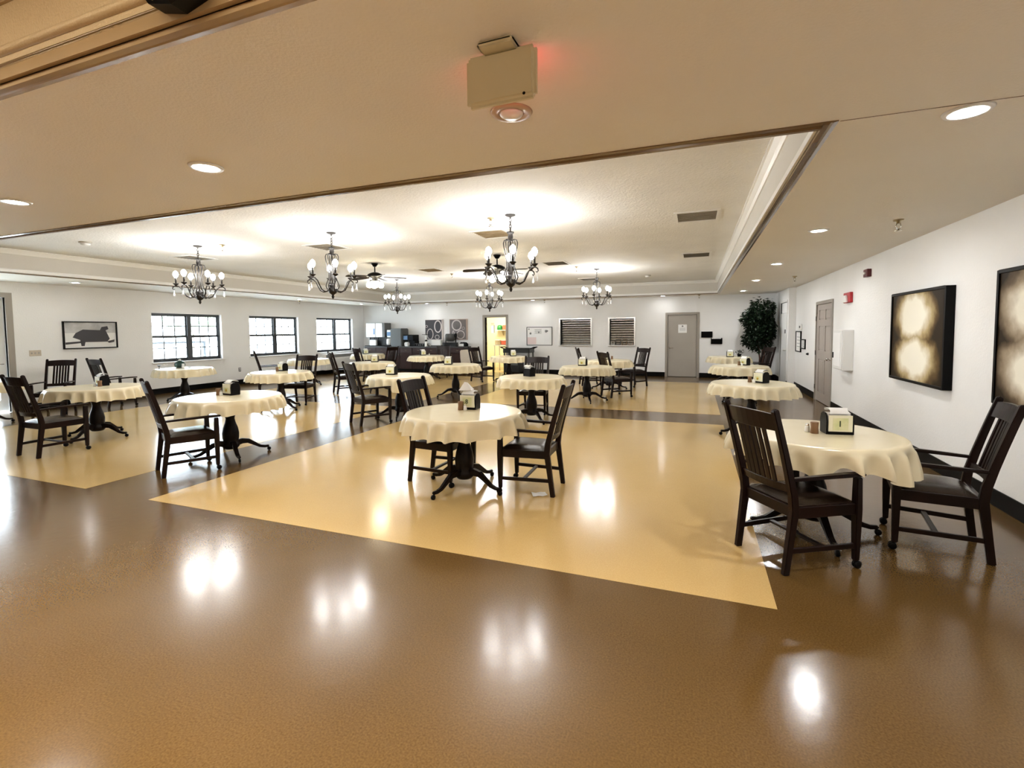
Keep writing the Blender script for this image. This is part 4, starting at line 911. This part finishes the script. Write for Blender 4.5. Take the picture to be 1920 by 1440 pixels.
def cloth(name, Rr, drop, seed, lifts, special=None):
    """round cloth: flat top, rounded shoulder, skirt in deep folds; special = list of (angle, width, extra drop)"""
    rnd = random.Random(seed); n = 220; mb = MB(); nf = rnd.choice((20, 22, 24)); ph = rnd.uniform(0, 6)
    ph2, ph3 = rnd.uniform(0, 6), rnd.uniform(0, 6)
    rows = [(0.0, 0.0, 0.0), (0.5, 0, 0), (0.9, 0, 0), (0.965, 0, 0), (0.988, 0, 0.006), (1.0, 0.0, 0.022)]
    vs = []
    for k, (fr, _, dz) in enumerate(rows):
        for j in range(n):
            t = 2 * PI * j / n; r = (Rr - 0.012) * max(fr, 0.002)
            vs.append((r * math.cos(t), r * math.sin(t), TZ - dz))
    SK = 7
    for k in range(1, SK + 1):
        u = k / SK
        for j in range(n):
            t = 2 * PI * j / n
            tt = t + 0.10 * math.sin(2 * t + ph2) + 0.05 * math.sin(5 * t + ph3)
            w = abs(math.sin(nf / 2 * tt + ph))
            fold = 1.55 * (1 - w) ** 1.3 - 0.52          # narrow ridges between broad hollows
            w = 0.5 - w
            amp = 0.064 * min(1, (u * 1.25) ** 0.65) * (0.8 + 0.2 * math.sin(3 * t + ph3))
            d = drop * (1 + 0.05 * math.sin(2 * t + ph2)) + 0.006 * w
            flare = 0.012 * u
            lift = max([-sd * math.exp(-abs(((t - sa + PI) % (2 * PI) - PI) / sw) ** 3) for (sa, sw, sd) in lifts] or [0])
            for (sa, sw, sd) in special or ():
                q = (t - sa + PI) % (2 * PI) - PI
                d += sd * math.exp(-(q / sw) ** 2)
            d -= lift
            r = Rr - 0.012 + 0.008 + flare + amp * fold
            vs.append((r * math.cos(t), r * math.sin(t), TZ - 0.022 - (d - 0.022) * u))
    K = len(rows) + SK
    fs = [(i * n + j, i * n + (j + 1) % n, (i + 1) * n + (j + 1) % n, (i + 1) * n + j) for i in range(K - 1) for j in range(n)]
    mb._add(vs, fs, True)
    return mb.build(name, M_CLOTH)

ROWN = ['front row', 'second row', 'third row', 'back row']
COLN = ['by the paintings wall', 'second from paintings wall', 'in middle column', 'second from window wall', 'by the window wall']
# id: x, y, radius, column, row, foot turn, cloth extras, napkin box (x, y, turn) or None
TB = {
 't1': (0.884, 4.33, 0.60, 0, 0, 8, [(R(-47), 0.20, 0.09), (R(-22), 0.24, 0.11), (R(-100), 0.16, 0.03)], (1.03, 4.34, 8)),
 'r3': (0.80, 8.0, 0.585, 0, 1, 20, None, (0.93, 8.06, -48)),
 'q3': (0.92, 11.6, 0.585, 0, 2, 40, None, (1.03, 11.80, -40)),
 'q4': (0.925, 15.35, 0.585, 0, 3, 5, None, (0.94, 15.18, 0)),
 't8': (-2.19, 4.37, 0.60, 1, 0, -15, [(R(5), 0.3, 0.03)], (-2.20, 4.53, 2)),
 'c2': (-2.70, 8.06, 0.585, 1, 1, 45, None, (-2.75, 8.09, 150)),
 'c3': (-2.26, 10.66, 0.585, 1, 2, 22, None, (-2.39, 10.82, -4)),
 'c4': (-2.15, 13.0, 0.585, 1, 3, 10, None, (-2.30, 13.3, 0)),
 'm1': (-5.63, 4.50, 0.63, 2, 0, -28, None, (-5.71, 4.60, -8)),
 'm2': (-5.15, 7.64, 0.585, 2, 1, 25, [(R(-60), 0.22, 0.09)], (-5.36, 7.69, 8)),
 'm3': (-5.46, 10.48, 0.585, 2, 2, 42, None, (-5.61, 10.40, 14)),
 'm4': (-5.50, 14.2, 0.585, 2, 3, 0, None, (-5.42, 14.36, 30)),
 'w1': (-8.68, 4.66, 0.60, 3, 0, 20, None, (-8.76, 4.80, -10)),
 'w2': (-8.05, 7.62, 0.605, 3, 1, -6, None, (-8.19, 7.83, -12)),
 'w3': (-8.07, 10.7, 0.585, 3, 2, 30, None, (-8.05, 10.80, 25)),
 'w4': (-8.40, 14.05, 0.585, 3, 3, 12, None, (-8.66, 14.24, 60)),
 'e1': (-11.72, 4.52, 0.60, 4, 0, 2, None, None),
 'e2': (-11.15, 7.78, 0.60, 4, 1, 15, None, None),
 'e3': (-11.0, 11.5, 0.585, 4, 2, 0, None, None),
 'e4': (-11.18, 14.6, 0.585, 4, 3, 33, None, (-11.35, 14.68, 55)),
}
def where(k): return '%s, %s' % (ROWN[TB[k][4]], COLN[TB[k][3]])
CH = [
 (0.661, 3.807, -56, 'chair facing the card 1 table from its front, back towards us'),
 (1.655, 4.36, 79, 'chair at the card 1 table backed near the paintings wall'),
 (-1.535, 4.59, 92, 'chair at the paintings side of the card 8 table'),
 (-2.56, 4.57, -92, 'chair at the window side of the card 8 table, seat tucked under'),
 (-5.56, 3.88, -26, 'chair at the front of the %s table' % where('m1')),
 (-8.125, 3.84, 0, 'chair at the front of the %s table' % where('w1')),
 (-12.08, 5.78, -136, 'chair near the glazed door, facing the %s table' % where('e1')),
 (-11.93, 6.78, 0, 'chair between the black framed picture and first-window table'),
 (-11.56, 10.56, -38, 'chair at the front of the %s table' % where('e3')),
 (-8.26, 8.36, -163, 'chair at the counter side of the %s table' % where('w2')),
 (-5.34, 7.0, -29, 'chair at the front of the %s table' % where('m2')),
 (-8.58, 10.26, -36, 'chair at the front of the %s table' % where('w3')),
 (-9.98, 12.99, -25, 'chair facing the %s table' % where('e4')),
 (-10.15, 14.25, 73, 'chair on the paintings side of the %s table' % where('e4')),
 (-8.25, 14.78, -165, 'chair between beverage counter and %s table' % where('w4')),
 (-6.30, 13.9, -110, 'chair on the window side of the %s table' % where('m4')),
 (-2.915, 8.84, -173, 'chair at the counter side of the %s table' % where('c2')),
 (-2.84, 13.83, -67, 'chair at the window side of the %s table' % where('c4')),
 (-1.76, 11.62, -49, 'chair behind the %s table, turned away from it' % where('c3')),
 (-1.60, 13.90, 142, 'chair at the paintings side of the %s table' % where('c4')),
 (1.62, 15.0, 118, 'chair in front of the tall plant by the back table'),
]
def hem_lifts(k):
    """where a chair's armrests pass under this table's edge the hem rides up over them"""
    x, y, rr = TB[k][:3]; out = []
    for (cx, cy, a, _) in CH:
        if math.hypot(cx - x, cy - y) > rr + 0.75: continue
        ca, sa = math.cos(R(a)), math.sin(R(a))
        for s_ in (-1, 1):
            for q in range(26):
                lx, ly = s_ * 0.25, -0.22 + 0.02 * q
                px, py = cx + ca * lx - sa * ly - x, cy + sa * lx + ca * ly - y
                if abs(math.hypot(px, py) - rr - 0.02) < 0.022:
                    out.append((math.atan2(py, px), 0.11, -0.045)); break
    return out
tp = None
for i, (k, (x, y, rr, c, r, turn, sp, _)) in enumerate(TB.items()):
    if tp is None: tp = o = table_proto()
    else: o = copy_tree(tp)
    o.location = (x, y, 0); o.rotation_euler.z = R(turn)
    tag(o, 'dark pedestal table under a cream cloth, %s' % where(k), 'table', 'dark pedestal dining tables')
    cl = cloth('tablecloth', rr, 0.175 if k not in ('t1',) else 0.16, 11 + i, hem_lifts(k), sp)
    cl.location = (x, y, 0.0)
    tag(cl, 'round cream tablecloth on the table in the %s' % where(k), 'tablecloth', 'cream tablecloths')

# napkin boxes, shakers
TT = TZ + 0.0005
def napkin_box(num, mark):
    t = empty('napkin_dispenser')
    w, d_, h = 0.095, 0.062, 0.155
    side = [(-d_, 0.0), (d_, 0.0), (d_ + 0.004, 0.10), (d_ - 0.012, 0.15), (0.02, 0.165), (-0.03, 0.163), (-d_ + 0.006, 0.145), (-d_ - 0.003, 0.10)]
    for s in (-1, 1):
        MB().prism(side, 'x', min(s * w, s * (w - 0.012)), max(s * w, s * (w - 0.012))).build('side_panel', M_BLK, t, bevel=0.004)
    MB().box(-w + 0.011, w - 0.011, -d_, d_, 0.0, 0.022).build('base', M_BLK, t, bevel=0.003)
    MB().box(-w + 0.013, w - 0.013, d_ - 0.008, d_, 0.02, 0.14).build('back_plate', M_BLK, t)
    MB().box(-w + 0.014, w - 0.014, -0.045, 0.05, 0.024, 0.158).build('napkin_stack', M_NAP, t, bevel=0.01, seg=2)
    n = MB(); rows = []
    for i in range(7):
        u = i / 6; rows.append((-0.055 + 0.12 * u, 0.158 + 0.030 * math.sin(PI * u) + 0.012 * u))
    for z_off in (0, 0.0025):
        n._add([(sx * (0.07 + 0.01 * math.sin(3 * yy * 20)), yy, zz + z_off) for yy, zz in rows for sx in (-1, 1)], [(2 * i, 2 * i + 1, 2 * i + 3, 2 * i + 2) for i in range(6)], True)
    n.build('top_napkin', M_NAP, t)
    cd = MB().box(-w + 0.014, w - 0.014, -d_ - 0.004, -d_ + 0.001, 0.024, 0.148).build('card', M_CARD, t)
    if num:
        MB().box(-0.052, 0.052, -d_ - 0.0052, -d_ - 0.0038, 0.036, 0.128).build('green_panel', M_GRN, cd)
        fc = bpy.data.curves.new('number', 'FONT'); fc.body = num; fc.size = 0.062; fc.align_x = 'CENTER'; fc.align_y = 'CENTER'; fc.extrude = 0.0006; fc.offset = 0.0012
        fc.materials.append(M_INK)
        tmp = bpy.data.objects.new('number_curve', fc); COL.objects.link(tmp)
        bpy.context.view_layer.update()
        me = bpy.data.meshes.new_from_object(tmp.evaluated_get(bpy.context.evaluated_depsgraph_get()))
        bpy.data.objects.remove(tmp)
        fo = bpy.data.objects.new('number', me); COL.objects.link(fo)
        fo.parent = cd; fo.location = (-0.004, -d_ - 0.0062, 0.082); fo.rotation_euler = (R(90), 0, 0)
    elif mark:
        MB().box(-0.05, 0.05, -d_ - 0.0052, -d_ - 0.0038, 0.036, 0.10).build('pale_panel', M_GRN, cd)
        MB().lathe([(0.020, 0), (0.020, -0.0012), (1e-6, -0.0012)], 12, (-0.004, -d_ - 0.0052, 0.066), axis='y').build('emblem', M_GOLD, cd)
    return t
n0 = napkin_box('', True); first = True
for k, v in TB.items():
    bx = v[7]
    if bx is None: continue
    if k in ('t1', 't8'):
        o = napkin_box('1' if k == 't1' else '8', False)
        lab = 'black napkin dispenser, pale green card reading %s' % ('one, by the paintings wall' if k == 't1' else 'eight, under a peaked napkin')
    else:
        o = n0 if first else copy_tree(n0); first = False
        lab = 'black napkin dispenser with cream card, on table in %s' % where(k)
    o.location = (bx[0], bx[1], TT); o.rotation_euler.z = R(bx[2])
    tag(o, lab, 'napkin dispenser', 'napkin dispensers on the tables')
# the tented napkin on the card-8 dispenser
mb = MB()
mb._add([(-0.075, -0.05, 0), (0.06, -0.06, 0.004), (0.075, 0.05, 0.0), (-0.06, 0.05, 0.004), (-0.02, 0.0, 0.085), (0.012, 0.005, 0.078)], [(0, 1, 5, 4), (1, 2, 5), (2, 3, 4, 5), (3, 0, 4), (3, 2, 1, 0)])
o = mb.build('folded_napkin', M_NAP); o.location = (-2.235, 4.53, TT + 0.196); o.rotation_euler.z = 0.3
tag(o, 'white napkin folded to a peak on the card 8 dispenser', 'napkin')

def pepper():
    return MB().lathe([(0.028, 0), (0.030, 0.005), (0.026, 0.045), (0.030, 0.085), (0.026, 0.088), (1e-6, 0.082)], 16).build('pepper_cup', M_PEP)
def salt():
    t = empty('salt_shaker')
    MB().lathe([(0.017, 0), (0.019, 0.004), (0.016, 0.04), (0.013, 0.05)], 14).build('body', M_SALT, t); MB().lathe([(0.014, 0.049), (0.014, 0.06), (0.008, 0.066), (1e-6, 0.067)], 14).build('cap', M_CHROME, t)
    return t
p0 = pepper(); s0_ = salt(); fp = fs_ = True
for k, dx, dy, kind in (('t1', -0.03, -0.075, 'p'), ('t1', -0.07, -0.03, 's'), ('t8', -0.055, -0.10, 'p'), ('t8', 0.0, -0.108, 's'), ('m1', -0.13, -0.085, 'p'), ('m1', -0.055, -0.11, 's'),
                        ('w1', 0.03, -0.12, 's'), ('w1', 0.10, -0.09, 'p'), ('r3', -0.10, -0.05, 's'), ('r3', -0.15, 0.03, 'p'), ('q3', -0.12, -0.06, 'p'), ('q3', -0.065, -0.115, 's'), ('w2', -0.02, -0.13, 'p'), ('c4', 0.17, 0.02, 'p'), ('w4', 0.22, 0.06, 's')):
    v = TB[k]
    if kind == 'p':
        o = p0 if fp else copy_tree(p0); fp = False
        lab, cat, g = 'small brown paper pepper cup on the table in %s' % where(k), 'pepper cup', 'brown pepper cups'
    else:
        o = s0_ if fs_ else copy_tree(s0_); fs_ = False
        lab, cat, g = 'small white salt shaker on the table in %s' % where(k), 'salt shaker', 'white salt shakers'
    b = v[7]; bx_, by_ = b[0], b[1]
    if k == 't1': dx, dy = dx - 0.13, dy + 0.02
    o.location = (bx_ + dx, by_ + dy, TT); tag(o, lab, cat, g)
# window table: a dark green jar with a paper tag, and a glass of cutlery beside it
t = thing('green_jar', (-11.40, 7.86, TT), 'round dark green glazed jar on the table near the first window', 'jar')
MB().lathe([(0.07, 0), (0.105, 0.03), (0.115, 0.08), (0.095, 0.135), (0.05, 0.155), (0.045, 0.165)], 22).build('body', M_JAR, t); MB().ball((0, 0, 0.18), 0.03, 10, 6).build('lid_knob', M_SALT, t)
MB().box(0.10, 0.16, -0.03, 0.0, 0.0, 0.10).build('paper_tag', M_PAPER, t)
t = thing('cutlery_glass', (-11.50, 7.45, TT), 'clear glass stand beside the dark green jar', 'glass')
MB().lathe([(0.03, 0), (0.008, 0.01), (0.008, 0.05), (0.035, 0.07), (0.035, 0.085), (0.03, 0.085)], 14).build('glass', M_GREY, t); MB().tube([(-0.02, 0.02, 0.08), (0.09, 0.12, 0.10)], 0.006, 6).build('spoon', M_CHROME, t)
# small plant on the back table
t = thing('small_plant', (1.20, 15.43, TT), 'small dark potted plant behind the napkin dispenser on the back table', 'plant')
MB().lathe([(0.045, 0), (0.06, 0.07), (0.055, 0.075), (1e-6, 0.07)], 14).build('pot', M_BLK, t)
mb = MB()
for i in range(110):
    a, r, z = random.uniform(0, 2 * PI), random.uniform(0.01, 0.13), random.uniform(0.07, 0.19)
    p = Vector((r * math.cos(a), r * math.sin(a), z)); dd = Vector((math.cos(a + random.gauss(0, .7)), math.sin(a + random.gauss(0, .7)), random.gauss(0, .5))).normalized(); s = dd.cross(Vector((0, 0, 1))).normalized()
    mb._add([p, p + dd * 0.025 + s * 0.014, p + dd * 0.055, p + dd * 0.025 - s * 0.014], [(0, 1, 2, 3)])
tag(mb.build('leaves', M_LEAF, t), kind='stuff')

# ------------------------------------------------------------------ chairs
def chair_proto():
    t = empty('dining_armchair')
    def ry(z): return -0.27 + 0.055 * min(z, 0.42) / 0.42 if z < 0.42 else -0.215 - 0.17 * max(0, (z - 0.46) / 0.63) ** 1.12
    zs = [0, 0.14, 0.28, 0.42, 0.52, 0.66, 0.80, 0.94, 1.075, 1.09]
    for s in (-1, 1):
        MB().sweep([(s * (0.222 + 0.008 * z), ry(z), z) for z in zs], [0.036, 0.038, 0.040, 0.042, 0.042, 0.041, 0.040, 0.038, 0.036, 0.024], [0.044, 0.046, 0.05, 0.056, 0.052, 0.047, 0.044, 0.042, 0.04, 0.024], (1, 0, 0)).build('leg', M_WOOD, t, bevel=0.005, seg=2)
        zf = [0.055, 0.2, 0.40, 0.615]
        fl = MB().sweep([(s * 0.258, 0.250, z) for z in zf], [0.034, 0.040, 0.046, 0.040], [0.036, 0.044, 0.052, 0.044], (1, 0, 0)).build('leg', M_WOOD, t, bevel=0.005, seg=2)
        MB().tube([(s * 0.258, 0.25, 0.06), (s * 0.258, 0.25, 0.03)], 0.009, 6).lathe([(0.010, -0.018), (0.026, -0.015), (0.027, -0.006), (0.012, 0.0), (0.027, 0.006), (0.026, 0.015), (0.010, 0.018)], 14, (s * 0.258, 0.262, 0.0272), axis='x').build('caster', M_BLK, fl)
        MB().sweep([(s * 0.232, ry(0.64) + 0.01, 0.627), (s * 0.245, -0.05, 0.632), (s * 0.258, 0.16, 0.636), (s * 0.26, 0.295, 0.633)], [0.036, 0.044, 0.056, 0.05], [0.022, 0.024, 0.026, 0.022], (1, 0.03 * s, 0)).build('armrest', M_WOOD, t, bevel=0.007, seg=2)
        MB().sweep([(s * 0.226, -0.20, 0.405), (s * 0.256, 0.235, 0.405)], 0.024, 0.075, (1, 0, 0)).build('side_rail', M_WOOD, t, bevel=0.003)
        MB().sweep([(s * 0.222, -0.245, 0.155), (s * 0.257, 0.245, 0.155)], 0.020, 0.034, (1, 0, 0)).build('stretcher', M_WOOD, t, bevel=0.003)
    MB().sweep([(-0.235, 0.24, 0.405), (0.235, 0.24, 0.405)], 0.024, 0.075, (0, 1, 0)).build('front_rail', M_WOOD, t, bevel=0.003)
    MB().sweep([(-0.205, -0.21, 0.405), (0.205, -0.21, 0.405)], 0.024, 0.075, (0, 1, 0)).build('back_rail', M_WOOD, t, bevel=0.003)
    MB().sweep([(-0.235, 0.02, 0.155), (0.235, 0.02, 0.155)], 0.034, 0.020, (0, 1, 0)).build('stretcher', M_WOOD, t, bevel=0.003)
    # cushion: crowned vinyl pad
    mb = MB(); nx, ny = 12, 12; vs = []
    for i in range(ny + 1):
        for j in range(nx + 1):
            u, v = -1 + 2 * j / nx, -1 + 2 * i / ny
            w = 0.215 + 0.016 * (v + 1)
            e = max(abs(u), abs(v))
            z = 0.443 + 0.036 * (1 - abs(u) ** 6) * (1 - abs(v) ** 6) ** 0.8 + 0.006 * (1 - e)
            vs.append((u * w, -0.195 + 0.222 * (v + 1), z))
    mb._add(vs, [(i * (nx + 1) + j, i * (nx + 1) + j + 1, (i + 1) * (nx + 1) + j + 1, (i + 1) * (nx + 1) + j) for i in range(ny) for j in range(nx)], True)
    mb.prism([(-0.215, -0.195), (0.215, -0.195), (0.247, 0.249), (-0.247, 0.249)], 'z', 0.43, 0.4435)
    mb.build('seat', M_SEAT, t)
    def bar(z0, z1, th, nm, bow=0.028):
        for_s = MB(); n = 8; vs = []
        for k in range(n + 1):
            u = -1 + 2 * k / n; x = u * 0.212; yb = -bow * (1 - u * u)
            for z, o in ((z0, th / 2), (z1, th / 2), (z1, -th / 2), (z0, -th / 2)):
                vs.append((x, ry(z) + yb + o, z + (0.010 * (1 - u * u) if z == z1 and z1 > 1 else 0)))
        for_s._add(vs, [(4 * k + a, 4 * k + (a + 1) % 4, 4 * k + 4 + (a + 1) % 4, 4 * k + 4 + a) for k in range(n) for a in range(4)] + [(3, 2, 1, 0), tuple(4 * n + a for a in range(4))])
        return for_s.build(nm, M_WOOD, t, bevel=0.003)
    bar(0.945, 1.055, 0.022, 'top_rail')
    bar(0.535, 0.59, 0.020, 'lower_rail')
    for i in range(6):
        x = (i - 2.5) * 0.046; u = x / 0.212; yb = -0.028 * (1 - u * u)
        MB().sweep([(x, ry(z) + yb, z) for z in (0.57, 0.68, 0.80, 0.90, 0.96)], 0.031, 0.011, (1, 0, 0)).build('slat', M_WOOD, t)
    return t
cp = chair_proto()
for i, (x, y, a, lab) in enumerate(CH):
    o = cp if i == 0 else copy_tree(cp)
    o.location = (x, y, 0); o.rotation_euler.z = R(a)
    tag(o, 'dark slat-back ' + lab.replace('chair', 'armchair', 1), 'chair', 'dark slat-back dining armchairs')

# dropped napkin
mb = MB(); nn = 6; vs = []
for i in range(nn + 1):
    for j in range(nn + 1):
        u, v = i / nn - 0.5, j / nn - 0.5
        vs.append((u * 0.14, v * 0.11, 0.004 + 0.012 * abs(math.sin(5 * u + 2 * v)) * (abs(u) + abs(v))))
mb._add(vs, [(i * (nn + 1) + j, i * (nn + 1) + j + 1, (i + 1) * (nn + 1) + j + 1, (i + 1) * (nn + 1) + j) for i in range(nn) for j in range(nn)], True)
o = mb.build('dropped_napkin', M_NAP); o.location = (-1.40, 4.40, 0.0); o.rotation_euler.z = 0.5
tag(o, 'crumpled white napkin lying on the tan floor by the card 8 table', 'napkin')

# ------------------------------------------------------------------ tall plant in the corner
t = thing('potted_ficus', (1.86, 16.3, 0), 'tall dark leafy potted ficus in the corner by the pale door', 'plant')
MB().lathe([(0.15, 0.0), (0.20, 0.02), (0.23, 0.30), (0.25, 0.33), (0.23, 0.345), (0.21, 0.32), (1e-6, 0.31)], 22).build('pot', M_BLK, t)
for i in range(5):
    a = i * 2 * PI / 5; c, s = math.cos(a), math.sin(a)
    MB().tube([(0.05 * c, 0.05 * s, 0.3), (0.06 * c + 0.02, 0.06 * s, 0.7), (0.12 * c, 0.10 * s, 1.15), (0.24 * c, 0.18 * s, 1.75), (0.3 * c, 0.2 * s, 2.15)], [0.022, 0.02, 0.016, 0.011, 0.005], 7).build('trunk', M_TRUNK, t)
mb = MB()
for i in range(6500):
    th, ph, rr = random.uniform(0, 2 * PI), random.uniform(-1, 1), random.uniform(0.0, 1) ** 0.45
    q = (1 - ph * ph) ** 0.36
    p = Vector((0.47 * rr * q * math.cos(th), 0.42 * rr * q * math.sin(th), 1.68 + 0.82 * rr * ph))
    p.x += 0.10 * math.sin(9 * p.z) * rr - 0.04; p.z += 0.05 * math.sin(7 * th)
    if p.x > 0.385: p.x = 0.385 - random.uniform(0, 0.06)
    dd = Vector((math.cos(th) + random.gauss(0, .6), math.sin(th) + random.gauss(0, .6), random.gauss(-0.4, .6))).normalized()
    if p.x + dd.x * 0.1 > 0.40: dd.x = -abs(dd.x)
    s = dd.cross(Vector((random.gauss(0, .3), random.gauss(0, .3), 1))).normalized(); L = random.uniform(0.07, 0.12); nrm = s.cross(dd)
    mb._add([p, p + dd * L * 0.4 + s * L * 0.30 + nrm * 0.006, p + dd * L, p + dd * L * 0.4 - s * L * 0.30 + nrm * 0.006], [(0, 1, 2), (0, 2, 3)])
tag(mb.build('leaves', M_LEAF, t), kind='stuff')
